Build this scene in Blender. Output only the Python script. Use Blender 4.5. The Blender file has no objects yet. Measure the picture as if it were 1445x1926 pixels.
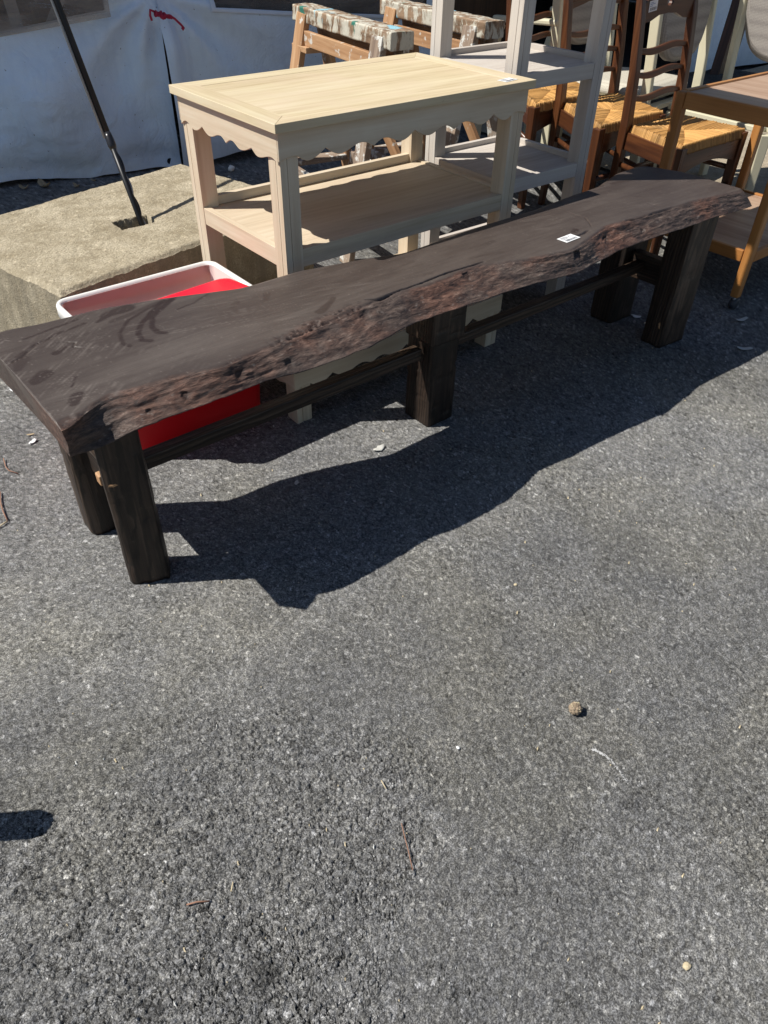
import bpy, math, random
import numpy as np
from mathutils import Vector, Matrix
random.seed(7); rng = np.random.default_rng(7)
SC = bpy.context.scene
COL = SC.collection

# ------------------------------------------------------------------ camera
cd = bpy.data.cameras.new('camera'); cam = bpy.data.objects.new('camera', cd); COL.objects.link(cam)
cd.sensor_fit = 'VERTICAL'; cd.sensor_height = 36; cd.sensor_width = 27; cd.lens = 26.125
cd.clip_start = 0.02; cd.clip_end = 500
R = Matrix(((0.77395, 0.40113, -0.489995), (-0.633025, 0.510574, -0.581888), (0.016765, 0.760531, 0.649085)))
cam.matrix_world = Matrix.Translation((0, 0, 1.1262)) @ R.to_4x4()
SC.camera = cam
# ------------------------------------------------------------------ sky and sun
SUN_DIR = Vector((0.665, -0.445, -1.0)).normalized()       # the way the light travels
W = bpy.data.worlds.new('World'); SC.world = W; W.use_nodes = True
nt = W.node_tree; bg = nt.nodes['Background']
sky = nt.nodes.new('ShaderNodeTexSky'); sky.sky_type = 'NISHITA'; sky.sun_disc = False
sky.sun_elevation = math.asin(-SUN_DIR.z)
sky.sun_rotation = math.atan2(-SUN_DIR.x, -SUN_DIR.y)
sky.air_density = 1.0; sky.dust_density = 0.4; sky.ozone_density = 1.5
nt.links.new(sky.outputs[0], bg.inputs[0]); bg.inputs[1].default_value = 0.058
sd = bpy.data.lights.new('sun', 'SUN'); sun = bpy.data.objects.new('sun', sd); COL.objects.link(sun)
sd.energy = 4.9; sd.angle = math.radians(0.53); sd.color = (1.0, 0.955, 0.87)
sun.rotation_euler = SUN_DIR.to_track_quat('-Z', 'Y').to_euler(); sun.location = (-3, 3, 6)
vs = SC.view_settings; vs.view_transform = 'Standard'; vs.look = 'None'; vs.gamma = 1; vs.use_curve_mapping = False
vs.exposure = 0.38
SC.cycles.max_bounces = 8; SC.cycles.transparent_max_bounces = 12

# ------------------------------------------------------------------ helpers
def tag(o, label=None, cat=None, group=None, kind=None):
    if label: o['label'] = label
    if cat: o['category'] = cat
    if group: o['group'] = group
    if kind: o['kind'] = kind
    return o

def link(name, me, mat=None, parent=None, loc=(0, 0, 0), rot=(0, 0, 0)):
    o = bpy.data.objects.new(name, me); COL.objects.link(o)
    if mat is not None and me is not None: me.materials.append(mat)
    if parent is not None: o.parent = parent
    o.location = loc; o.rotation_euler = rot
    return o

def thing(name, label, cat, loc=(0, 0, 0), rz=0, group=None):
    o = bpy.data.objects.new(name, None); COL.objects.link(o)
    o.location = loc; o.rotation_euler = (0, 0, rz); o.empty_display_size = 0.1
    return tag(o, label, cat, group)

def mesh(verts, faces, smooth=False):
    me = bpy.data.meshes.new('m'); me.from_pydata([tuple(v) for v in verts], [], [tuple(f) for f in faces]); me.update()
    if smooth: me.polygons.foreach_set('use_smooth', [True]*len(me.polygons))
    return me

def grid_mesh(P, smooth=True, wrap=False, keep=None):
    """P: (n,m,3) array of points -> quads."""
    n, m = P.shape[:2]
    idx = np.arange(n*m).reshape(n, m)
    if wrap: idx2 = np.concatenate([idx, idx[:, :1]], 1)
    else: idx2 = idx
    q = np.stack([idx2[:-1, :-1], idx2[:-1, 1:], idx2[1:, 1:], idx2[1:, :-1]], -1).reshape(-1, 4)
    if keep is not None: q = q[keep.reshape(-1)]
    me = bpy.data.meshes.new('m')
    me.vertices.add(n*m); me.vertices.foreach_set('co', P.reshape(-1).astype(np.float32))
    me.loops.add(len(q)*4); me.loops.foreach_set('vertex_index', q.reshape(-1).astype(np.int32))
    me.polygons.add(len(q)); me.polygons.foreach_set('loop_start', np.arange(0, len(q)*4, 4, dtype=np.int32))
    me.polygons.foreach_set('loop_total', np.full(len(q), 4, dtype=np.int32))
    me.update(calc_edges=True)
    if smooth: me.polygons.foreach_set('use_smooth', np.ones(len(q), dtype=bool))
    return me

def col_attr(me, name, arr):
    a = me.attributes.new(name, 'FLOAT_COLOR', 'POINT')
    c = np.ones((len(me.vertices), 4), np.float32); c[:, :arr.shape[1]] = arr
    a.data.foreach_set('color', c.reshape(-1))

def bevel(o, w=0.0015, seg=2):
    m = o.modifiers.new('bevel', 'BEVEL'); m.width = w; m.segments = seg; m.limit_method = 'ANGLE'
    m.harden_normals = False
    return o

def box(name, x0, x1, y0, y1, z0, z1, mat, parent=None, bev=0.0015, base=(0, 0, 0)):
    """axis aligned box given in the parent's frame (or world minus base)."""
    x0 -= base[0]; x1 -= base[0]; y0 -= base[1]; y1 -= base[1]; z0 -= base[2]; z1 -= base[2]
    c = ((x0+x1)/2, (y0+y1)/2, (z0+z1)/2); h = ((x1-x0)/2, (y1-y0)/2, (z1-z0)/2)
    v = [(sx*h[0], sy*h[1], sz*h[2]) for sx in (-1, 1) for sy in (-1, 1) for sz in (-1, 1)]
    f = [(0, 1, 3, 2), (4, 6, 7, 5), (0, 4, 5, 1), (2, 3, 7, 6), (0, 2, 6, 4), (1, 5, 7, 3)]
    o = link(name, mesh(v, f), mat, parent, c)
    if bev: bevel(o, bev)
    return o

def bar(name, a, b, w, h, mat, parent=None, up=(0, 0, 1), bev=0.0015, w2=None, h2=None):
    """a rectangular bar from a to b, local Z along the bar (so grain runs along Z)."""
    a = Vector(a); b = Vector(b); d = b-a; L = d.length; z = d.normalized()
    u = Vector(up); x = u.cross(z)
    if x.length < 1e-4: x = Vector((1, 0, 0)).cross(z)
    x.normalize(); y = z.cross(x)
    w2 = w2 or w; h2 = h2 or h
    v = []
    for zz, ww, hh in ((-L/2, w, h), (L/2, w2, h2)):
        v += [(-ww/2, -hh/2, zz), (ww/2, -hh/2, zz), (ww/2, hh/2, zz), (-ww/2, hh/2, zz)]
    f = [(3, 2, 1, 0), (4, 5, 6, 7), (0, 1, 5, 4), (1, 2, 6, 5), (2, 3, 7, 6), (3, 0, 4, 7)]
    o = link(name, mesh(v, f), mat, parent)
    o.matrix_local = Matrix.Translation((a+b)/2) @ Matrix((x, y, z)).transposed().to_4x4()
    if bev: bevel(o, bev)
    return o

def tube_pts(path, radii, n=10, prof=None):
    path = [Vector(p) for p in path]; rings = []
    prev = None
    for i, p in enumerate(path):
        t = (path[min(i+1, len(path)-1)]-path[max(i-1, 0)]).normalized()
        if prev is None:
            r = Vector((0, 0, 1)) if abs(t.z) < .9 else Vector((1, 0, 0))
            x = r.cross(t).normalized()
        else:
            x = (prev - t*prev.dot(t)).normalized()
        prev = x; y = t.cross(x)
        rr = radii[i] if hasattr(radii, '__len__') else radii
        ring = []
        for k in range(n):
            a = 2*math.pi*k/n
            ring.append(p + x*math.cos(a)*rr + y*math.sin(a)*rr)
        rings.append(ring)
    return rings

def tube(name, path, radii, mat, parent=None, n=10, smooth=True):
    rings = tube_pts(path, radii, n); v = [q for r in rings for q in r]; f = []
    for i in range(len(rings)-1):
        for k in range(n):
            f.append((i*n+k, i*n+(k+1) % n, (i+1)*n+(k+1) % n, (i+1)*n+k))
    f.append(tuple(range(n-1, -1, -1))); f.append(tuple((len(rings)-1)*n+k for k in range(n)))
    return link(name, mesh(v, f, smooth), mat, parent)

def prism(name, poly, y0, y1, mat, parent=None, axis='y', bev=0.001):
    """poly: list of (a,z) outline, extruded along y (axis 'y') or along x (axis 'x'); local origin at centroid."""
    n = len(poly)
    ca = sum(p[0] for p in poly)/n; cz = sum(p[1] for p in poly)/n; cy = (y0+y1)/2
    v = []
    for yy in (y0-cy, y1-cy):
        for a, z in poly:
            v.append((a-ca, yy, z-cz) if axis == 'y' else (yy, a-ca, z-cz))
    f = [tuple(range(n)), tuple(range(2*n-1, n-1, -1))] + [(i, i+n, (i+1) % n+n, (i+1) % n) for i in range(n)]
    me = mesh(v, f); me.update()
    import bmesh
    bm = bmesh.new(); bm.from_mesh(me); bmesh.ops.recalc_face_normals(bm, faces=bm.faces); bm.to_mesh(me); bm.free()
    o = link(name, me, mat, parent, (ca, cy, cz) if axis == 'y' else (cy, ca, cz))
    if bev: bevel(o, bev, 1)
    return o

def copy_tree(o, parent=None):
    c = o.copy(); COL.objects.link(c); c.parent = parent
    for ch in list(o.children): copy_tree(ch, c)
    return c

# value noise in numpy
def _h(ix, iy, iz=0, s=0):
    n = (ix.astype(np.int64)*374761393 + iy.astype(np.int64)*668265263 + np.asarray(iz, dtype=np.int64)*2147483647*3 + s*1274126177) & 0xffffffff
    n = ((n ^ (n >> 13)) * 1274126177) & 0xffffffff
    n = ((n ^ (n >> 16)) * 2246822519) & 0xffffffff
    return ((n ^ (n >> 15)) & 0xffffff)/float(0xffffff)
def vnoise(x, y, s=0):
    ix = np.floor(x); iy = np.floor(y); fx = x-ix; fy = y-iy
    fx = fx*fx*(3-2*fx); fy = fy*fy*(3-2*fy)
    a = _h(ix, iy, 0, s); b = _h(ix+1, iy, 0, s); c = _h(ix, iy+1, 0, s); d = _h(ix+1, iy+1, 0, s)
    return (a*(1-fx)+b*fx)*(1-fy)+(c*(1-fx)+d*fx)*fy
def fbm(x, y, o=4, s=0):
    r = 0; a = .5; t = 0
    for i in range(o):
        r = r+a*vnoise(x*2**i, y*2**i, s+i*17); t += a; a *= .5
    return r/t
def voronoi(x, y, s=0):
    ix = np.floor(x); iy = np.floor(y)
    f1 = np.full(x.shape, 9.); f2 = np.full(x.shape, 9.); cid = np.zeros(x.shape)
    for dx in (-1, 0, 1):
        for dy in (-1, 0, 1):
            jx = ix+dx; jy = iy+dy
            px = jx+.1+.8*_h(jx, jy, 0, s); py = jy+.1+.8*_h(jx, jy, 0, s+5)
            d = np.sqrt((px-x)**2+(py-y)**2)
            m = d < f1
            f2 = np.where(m, f1, np.minimum(f2, d)); cid = np.where(m, _h(jx, jy, 0, s+9), cid); f1 = np.where(m, d, f1)
    return f1, f2, cid
def sstep(a, b, x):
    t = np.clip((x-a)/(b-a), 0, 1); return t*t*(3-2*t)
def poly_dist(X, Y, pts):
    """distance to a polyline and the position along it (0..1)."""
    best = np.full(X.shape, 9.); par = np.zeros(X.shape); n = len(pts)-1
    for i in range(n):
        ax, ay = pts[i]; bx, by = pts[i+1]; dx, dy = bx-ax, by-ay; L = dx*dx+dy*dy+1e-12
        t = np.clip(((X-ax)*dx+(Y-ay)*dy)/L, 0, 1)
        d = np.hypot(X-ax-t*dx, Y-ay-t*dy); m = d < best
        best = np.where(m, d, best); par = np.where(m, (i+t)/n, par)
    return best, par

# ------------------------------------------------------------------ materials
class N:
    def __init__(s, name):
        s.m = bpy.data.materials.new(name); s.m.use_nodes = True; s.t = s.m.node_tree
        s.b = s.t.nodes['Principled BSDF']
    def new(s, t, **kw):
        n = s.t.nodes.new(t)
        for k, v in kw.items():
            if k.startswith('i_'): n.inputs[k[2:].replace('_', ' ')].default_value = v
            else: setattr(n, k, v)
        return n
    def l(s, a, b): s.t.links.new(a, b)
    def noise(s, vec, scale, detail=4, rough=.55, dist=0):
        n = s.new('ShaderNodeTexNoise'); n.inputs['Scale'].default_value = scale; n.inputs['Detail'].default_value = detail
        n.inputs['Roughness'].default_value = rough; n.inputs['Distortion'].default_value = dist
        if vec is not None: s.l(vec, n.inputs['Vector'])
        return n.outputs['Fac']
    def ramp(s, fac, stops):
        r = s.new('ShaderNodeValToRGB'); e = r.color_ramp.elements
        e[0].position = stops[0][0]; e[0].color = (*stops[0][1], 1) if hasattr(stops[0][1], '__len__') else (stops[0][1],)*3+(1,)
        e[1].position = stops[-1][0]; e[1].color = (*stops[-1][1], 1) if hasattr(stops[-1][1], '__len__') else (stops[-1][1],)*3+(1,)
        for p, c in stops[1:-1]:
            k = e.new(p); k.color = (*c, 1) if hasattr(c, '__len__') else (c,)*3+(1,)
        s.l(fac, r.inputs[0]); return r.outputs[0]
    def mix(s, fac, a, b, mode='MIX'):
        n = s.new('ShaderNodeMix', data_type='RGBA', blend_type=mode)
        for inp, v in ((n.inputs[0], fac), (n.inputs[6], a), (n.inputs[7], b)):
            if hasattr(v, 'is_output') or hasattr(v, 'links'): s.l(v, inp)
            elif hasattr(v, '__len__'): inp.default_value = (*v, 1)
            else: inp.default_value = v
        return n.outputs[2]
    def math(s, op, a, b=0.0):
        n = s.new('ShaderNodeMath', operation=op)
        for inp, v in ((n.inputs[0], a), (n.inputs[1], b)):
            if hasattr(v, 'links'): s.l(v, inp)
            else: inp.default_value = v
        return n.outputs[0]
    def coords(s, scale=(1, 1, 1), rnd=True):
        tc = s.new('ShaderNodeTexCoord'); mp = s.new('ShaderNodeMapping'); mp.inputs['Scale'].default_value = scale
        if rnd:
            oi = s.new('ShaderNodeObjectInfo'); mu = s.new('ShaderNodeVectorMath', operation='SCALE'); cb = s.new('ShaderNodeCombineXYZ')
            for k in range(3): s.l(oi.outputs['Random'], cb.inputs[k])
            s.l(cb.outputs[0], mu.inputs[0]); mu.inputs['Scale'].default_value = 13.7
            ad = s.new('ShaderNodeVectorMath', operation='ADD'); s.l(tc.outputs['Object'], ad.inputs[0]); s.l(mu.outputs[0], ad.inputs[1])
            s.l(ad.outputs[0], mp.inputs['Vector'])
        else: s.l(tc.outputs['Object'], mp.inputs['Vector'])
        return mp.outputs[0]
    def bump(s, h, strength=.3, dist=.002, prev=None):
        b = s.new('ShaderNodeBump'); b.inputs['Strength'].default_value = strength; b.inputs['Distance'].default_value = dist
        s.l(h, b.inputs['Height'])
        if prev is not None: s.l(prev, b.inputs['Normal'])
        return b.outputs[0]
    def done(s, col, rough=.6, nrm=None, spec=.5, metal=0, coat=0):
        for k, v in (('Base Color', col), ('Roughness', rough)):
            if hasattr(v, 'links'): s.l(v, s.b.inputs[k])
            elif hasattr(v, '__len__'): s.b.inputs[k].default_value = (*v, 1)
            else: s.b.inputs[k].default_value = v
        if nrm is not None: s.l(nrm, s.b.inputs['Normal'])
        s.b.inputs['Specular IOR Level'].default_value = spec; s.b.inputs['Metallic'].default_value = metal
        s.b.inputs['Coat Weight'].default_value = coat
        return s.m

def wood(name, dark, mid, light, axis='x', fine=1.0, rough=.55, bump=.25, spec=.4, coat=0, wear=None):
    n = N(name)
    al, ac = 3.0, 70.0*fine
    sc = {'x': (al, ac, ac), 'y': (ac, al, ac), 'z': (ac, ac, al)}[axis]
    sc2 = {'x': (.8, 9, 9), 'y': (9, .8, 9), 'z': (9, 9, .8)}[axis]
    c1 = n.coords(sc); c2 = n.coords(sc2)
    a = n.noise(c1, 1.0, 5, .6, .3); b = n.noise(c2, 1.0, 4, .55, 1.2)
    f = n.math('ADD', n.math('MULTIPLY', a, .5), n.math('MULTIPLY', b, .5))
    col = n.ramp(f, [(.34, dark), (.5, mid), (.66, light)])
    if name[:5] in ('white', 'limed'):
        bl = n.noise(n.coords((1, 1, 1)), 7, 5, .65); col = n.mix(n.ramp(bl, [(.42, 0.0), (.72, .55)]), col, (.63, .50, .37) if name[0] == 'w' else (.50, .45, .42))
        sc_ = n.noise(n.coords((1, 1, 1)), 55, 4, .7); col = n.mix(n.ramp(sc_, [(.70, 0.0), (.74, .5)]), col, (.33, .25, .18))
    if wear:
        c3 = n.coords((1, 1, 1)); w = n.noise(c3, wear[1], 6, .65)
        col = n.mix(n.ramp(w, [(wear[2], 0.0), (wear[2]+.06, 1.0)]), col, wear[0])
    g = n.noise(n.coords((1, 1, 1)), 9, 3)
    col = n.mix(n.math('MULTIPLY', g, .25), col, tuple(x*.62 for x in mid))
    rg = n.ramp(b, [(.3, rough+.08), (.7, rough-.08)])
    if name.startswith('black'):
        wv = n.new('ShaderNodeTexWave'); wv.wave_type = 'RINGS'; wv.rings_direction = 'X'; wv.inputs['Scale'].default_value = 16; wv.inputs['Distortion'].default_value = 5; wv.inputs['Detail'].default_value = 4
        wv.inputs['Detail Scale'].default_value = 1.5; n.l(n.coords({'x': (.4, 2, 2), 'y': (2, .4, 2), 'z': (2, 2, .4)}[axis]), wv.inputs['Vector'])
        col = n.mix(n.math('MULTIPLY', n.ramp(wv.outputs['Fac'], [(.45, 0.0), (.9, 1.0)]), .7), col, (.006, .004, .003))
        return n.done(col, rg, n.bump(wv.outputs['Fac'], .25, .002, n.bump(a, bump, .0016)), spec, 0, coat)
    return n.done(col, rg, n.bump(a, bump, .0012), spec, 0, coat)

def plain(name, col, rough=.5, bumpsc=0, bump=.1, spec=.5, var=.1, metal=0, vscale=20):
    n = N(name); c = n.coords(); v = n.noise(c, vscale, 5, .6)
    k = n.mix(v, tuple(x*(1-var) for x in col), tuple(min(1, x*(1+var)) for x in col))
    nr = n.bump(n.noise(c, bumpsc, 4), bump, .001) if bumpsc else None
    return n.done(k, rough, nr, spec, metal)

M = {}
for ax in 'xyz':
    M['pale'+ax] = wood('whitewashed_wood_'+ax, (.45, .35, .21), (.60, .50, .325), (.70, .62, .44), ax, rough=.62, bump=.22)
    M['pink'+ax] = wood('white_rubbed_wood_'+ax, (.45, .35, .24), (.60, .50, .37), (.70, .625, .50), ax, rough=.62, bump=.25)
    M['grey'+ax] = wood('limed_wood_'+ax, (.44, .385, .34), (.56, .51, .46), (.66, .63, .59), ax, rough=.62, bump=.25)
    M['dark'+ax] = wood('black_stained_oak_'+ax, (.010, .006, .005), (.036, .023, .016), (.12, .08, .055), ax, fine=1.6, rough=.5, bump=1.0,
                        wear=((.16, .11, .07), 42, .70))
    M['chair'+ax] = wood('brown_stained_wood_'+ax, (.032, .011, .006), (.085, .030, .012), (.165, .064, .025), ax, rough=.33, bump=.12, spec=.5, wear=((.27, .15, .09), 45, .72))
    M['troll'+ax] = wood('orange_beech_'+ax, (.30, .12, .032), (.42, .18, .052), (.50, .235, .075), ax, rough=.38, bump=.1)
    M['raw'+ax] = wood('weathered_pine_'+ax, (.24, .12, .055), (.42, .235, .12), (.55, .36, .21), ax, rough=.7, bump=.5, wear=((.62, .6, .55), 26, .60))
    M['old'+ax] = wood('paint_spattered_board_'+ax, (.13, .09, .07), (.27, .2, .15), (.42, .36, .3), ax, rough=.75, bump=.6, wear=((.6, .6, .57), 22, .53))
M['veneer'] = wood('striped_veneer', (.27, .16, .10), (.40, .265, .185), (.50, .36, .26), 'y', fine=.9, rough=.42, bump=.08)
M['cream'] = plain('cream_lacquer', (.62, .58, .43), .4, var=.05)
M['red'] = plain('red_plastic', (.62, .006, .012), .35, 60, .04, var=.06)
M['lid'] = plain('bright_red_plastic', (.78, .008, .03), .34, 60, .04, var=.05)
M['whitepl'] = plain('white_plastic', (.80, .79, .77), .4, 0, var=.03)
n = N('bounce_tinted_white_plastic'); n.done((.90, .74, .71), .5)  # white liner; the pink of bounced red light is mixed into its colour
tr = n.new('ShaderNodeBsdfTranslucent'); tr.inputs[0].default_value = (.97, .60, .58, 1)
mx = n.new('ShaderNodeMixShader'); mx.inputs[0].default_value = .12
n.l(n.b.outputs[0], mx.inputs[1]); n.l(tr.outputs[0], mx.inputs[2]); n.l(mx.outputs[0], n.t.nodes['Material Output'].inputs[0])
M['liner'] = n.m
n = N('translucent_red_shell'); n.done((.62, .006, .012), .5, None, .3)
tr = n.new('ShaderNodeBsdfTranslucent'); tr.inputs[0].default_value = (.97, .36, .33, 1)
mx = n.new('ShaderNodeMixShader'); mx.inputs[0].default_value = .02
n.l(n.b.outputs[0], mx.inputs[1]); n.l(tr.outputs[0], mx.inputs[2]); n.l(mx.outputs[0], n.t.nodes['Material Output'].inputs[0])
M['shell'] = n.m
n = N('painted_glow_plastic'); n.done((.92, .52, .50), .5)  # pink base colour paints the glow of sun coming through the back wall
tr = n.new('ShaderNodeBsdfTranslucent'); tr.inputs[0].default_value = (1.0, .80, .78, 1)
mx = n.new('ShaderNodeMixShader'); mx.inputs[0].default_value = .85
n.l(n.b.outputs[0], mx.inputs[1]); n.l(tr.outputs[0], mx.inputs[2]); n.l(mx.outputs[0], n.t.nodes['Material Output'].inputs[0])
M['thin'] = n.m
M['paper'] = plain('label_paper', (.78, .79, .8), .5, var=.03)
M['ink'] = plain('label_ink', (.05, .06, .09), .6)
M['blueink'] = plain('blue_label_ink', (.12, .2, .42), .6)
M['black'] = plain('black_metal', (.012, .013, .016), .42, metal=.3)
M['tape'] = plain('black_tape', (.015, .015, .018), .3)
M['steel'] = plain('galvanised_steel', (.32, .33, .34), .5, metal=.6)
M['rubber'] = plain('castor_rubber', (.035, .04, .05), .5)
M['rope'] = plain('crimson_rope', (.42, .02, .06), .75, 120, .6)
M['pipe'] = plain('grey_tube', (.3, .32, .35), .5)
M['bone'] = plain('dry_leaf', (.38, .30, .19), .8, 90, .5, var=.3)
M['scrap'] = plain('paper_scrap', (.5, .5, .48), .7, 60, .4, var=.15)
M['twig'] = plain('twig_bark', (.28, .15, .1), .8, 90, .5, var=.3)
M['pebble'] = plain('pebble_stone', (.50, .42, .28), .7, 200, .5, var=.2)
M['chalk'] = plain('chalk', (.42, .42, .42), .9, 300, .6, var=.3)
M['cone'] = plain('cone_scales', (.26, .2, .14), .8, 200, .6, var=.3)
M['interior'] = plain('tent_interior', (.30, .26, .22), .9)
M['cabinet'] = wood('dark_cabinet_wood', (.03, .012, .006), (.075, .03, .013), (.12, .05, .022), 'z', rough=.4, bump=.1)
M['amber'] = wood('amber_cabinet_wood', (.16, .06, .015), (.26, .1, .03), (.34, .15, .05), 'z', rough=.4, bump=.1)
M['strap'] = plain('white_webbing', (.55, .56, .58), .7, var=.05)

# tarpaulin
n = N('white_tarpaulin'); c = n.coords(rnd=False)
g = n.noise(c, 2.2, 5, .6); s_ = n.noise(n.coords((6, 6, 50), False), 1, 4)
v_ = n.noise(n.coords((28, 28, 1.3), False), 1, 4, .6)
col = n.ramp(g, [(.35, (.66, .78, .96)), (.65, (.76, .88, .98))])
col = n.mix(n.math('MULTIPLY', n.ramp(v_, [(.45, 0.0), (.75, 1.0)]), .22), col, (.46, .54, .68))
sep = n.new('ShaderNodeSeparateXYZ'); tcx = n.new('ShaderNodeTexCoord'); n.l(tcx.outputs['Object'], sep.inputs[0])
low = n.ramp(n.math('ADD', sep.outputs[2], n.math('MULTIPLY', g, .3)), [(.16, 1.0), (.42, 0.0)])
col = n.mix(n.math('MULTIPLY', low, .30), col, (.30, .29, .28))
speck = n.noise(c, 75, 2, .5)
col = n.mix(n.ramp(speck, [(.73, 0.0), (.76, .7)]), col, (.1, .09, .09))
M['tarp'] = n.done(col, .48, n.bump(n.noise(c, 7, 6, .62, 1.0), .7, .02, n.bump(n.noise(c, 260, 2), .12, .001)), .4)
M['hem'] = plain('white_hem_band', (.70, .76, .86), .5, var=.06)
# clear plastic window
n = N('clear_window_plastic')
gl = n.new('ShaderNodeBsdfGlossy'); gl.inputs['Roughness'].default_value = .12; gl.inputs[0].default_value = (.9, .9, .92, 1)
tp = n.new('ShaderNodeBsdfTransparent'); tp.inputs[0].default_value = (.72, .66, .60, 1)
df = n.new('ShaderNodeBsdfDiffuse'); df.inputs[0].default_value = (.50, .44, .40, 1)  # brown-grey layer: grime plus painted haze for the light inside the tent
fr = n.new('ShaderNodeFresnel'); fr.inputs[0].default_value = 1.45
nn = n.bump(n.noise(n.coords((5, 5, 22), False), 1, 4, .6, 1.5), .8, .02); n.l(nn, gl.inputs['Normal']); n.l(nn, fr.inputs['Normal'])
m1 = n.new('ShaderNodeMixShader'); n.l(fr.outputs[0], m1.inputs[0]); n.l(tp.outputs[0], m1.inputs[1]); n.l(gl.outputs[0], m1.inputs[2])
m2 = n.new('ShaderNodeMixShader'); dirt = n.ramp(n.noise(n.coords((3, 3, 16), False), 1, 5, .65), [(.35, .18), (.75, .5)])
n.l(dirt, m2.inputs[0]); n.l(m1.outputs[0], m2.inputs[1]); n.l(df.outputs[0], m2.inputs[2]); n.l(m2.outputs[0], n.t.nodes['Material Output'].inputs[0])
M['window'] = n.m
# asphalt
n = N('worn_asphalt'); at = n.new('ShaderNodeAttribute'); at.attribute_name = 'tone'
c = n.coords(rnd=False)
big = n.noise(c, 1.3, 4, .6); mid = n.noise(c, 9, 5, .65); fi = n.noise(c, 420, 3, .7)
sp = n.noise(c, 900, 2, .6)
ff = n.ramp(fi, [(.36, (.42,)*3), (.50, (.96,)*3), (.62, (1.9,)*3)]); f3 = n.noise(c, 1100, 2, .7)
col = n.mix(1.0, at.outputs['Color'], ff, 'MULTIPLY')
col = n.mix(1.0, col, n.ramp(f3, [(.35, (.75,)*3), (.65, (1.3,)*3)]), 'MULTIPLY')
col = n.mix(1.0, col, n.ramp(big, [(.3, (.90, .90, .92)), (.7, (1.12, 1.10, 1.06))]), 'MULTIPLY')
col = n.mix(1.0, col, n.ramp(mid, [(.3, (.88, .885, .90)), (.7, (1.13, 1.12, 1.10))]), 'MULTIPLY')
col = n.mix(n.ramp(sp, [(.74, 0.0), (.79, .55)]), col, (.42, .42, .40))
cw = n.mix(.035, c, n.new('ShaderNodeTexNoise').outputs['Color']); nw = n.t.nodes[-1]
wn = [k for k in n.t.nodes if k.type == 'TEX_NOISE' and k.outputs['Color'].is_linked][0]; wn.inputs['Scale'].default_value = 55; n.l(c, wn.inputs['Vector'])
ve = n.new('ShaderNodeTexVoronoi', feature='DISTANCE_TO_EDGE'); vc = n.new('ShaderNodeTexVoronoi', feature='F1')
for k in (ve, vc): k.inputs['Scale'].default_value = 105; n.l(cw, k.inputs['Vector'])
pat = n.ramp(n.noise(c, 60, 3, .6), [(.42, 0.0), (.56, 1.0)])
amt = n.math('MULTIPLY', n.math('ADD', n.math('MULTIPLY', at.outputs['Alpha'], .52), .22), pat)
gap = n.math('MULTIPLY', n.ramp(ve.outputs['Distance'], [(.0, 1.0), (.07, 0.0)]), amt)
sepc = n.new('ShaderNodeSeparateColor'); n.l(vc.outputs['Color'], sepc.inputs[0])
col = n.mix(amt, col, n.mix(1.0, col, n.ramp(sepc.outputs[0], [(0.0, .86), (.85, 1.12), (1.0, 1.6)]), 'MULTIPLY'))
col = n.mix(gap, col, (.012, .012, .013))
hh = n.math('MULTIPLY', n.ramp(ve.outputs['Distance'], [(.0, 0.0), (.16, 1.0)]), amt)
M['asphalt'] = n.done(col, .85, n.bump(f3, .5, .0006, n.bump(fi, .8, .0018, n.bump(hh, .8, .003))), .25)
# concrete
def concrete(name, a, b, dirtc, sc=1.0, streak=True):
    n = N(name); c = n.coords(rnd=False)
    g = n.noise(c, 9*sc, 7, .7); f = n.noise(c, 150*sc, 5, .72); w = n.noise(c, 34*sc, 6, .72, .8)
    vr = n.new('ShaderNodeTexVoronoi', feature='DISTANCE_TO_EDGE'); vr.inputs['Scale'].default_value = 42*sc; n.l(n.mix(.06, c, n.noise(c, 40, 3)), vr.inputs['Vector'])
    col = n.ramp(g, [(.33, a), (.62, b)])
    col = n.mix(n.ramp(f, [(.42, 0.0), (.72, .8)]), col, tuple(x*.55 for x in a))
    col = n.mix(n.ramp(w, [(.56, 0.0), (.66, .5)]), col, tuple(min(1, x*1.5) for x in b))
    col = n.mix(n.ramp(vr.outputs['Distance'], [(.0, .45), (.05, 0.0)]), col, tuple(x*.45 for x in a))
    if streak:
        st = n.noise(n.coords((26, 26, 2.0), False), 1, 5, .6)
        ge = n.new('ShaderNodeNewGeometry'); sx = n.new('ShaderNodeSeparateXYZ'); n.l(ge.outputs['Normal'], sx.inputs[0])
        side = n.math('SUBTRACT', 1.0, n.math('ABSOLUTE', sx.outputs[2]))
        col = n.mix(n.math('MULTIPLY', n.ramp(st, [(.4, .25), (.65, 1.0)]), n.math('MULTIPLY', side, .8)), col, dirtc)
    bb = n.bump(f, 1.0, .005, n.bump(n.noise(c, 30*sc, 5, .6), .5, .008))
    return n.done(col, .9, bb, .2)
M['conc'] = concrete('weathered_concrete', (.33, .275, .185), (.56, .49, .365), (.25, .22, .165), 1.3)
M['paving'] = concrete('sandy_concrete', (.36, .30, .22), (.50, .43, .33), (.3, .27, .2), 1.4, False)
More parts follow.
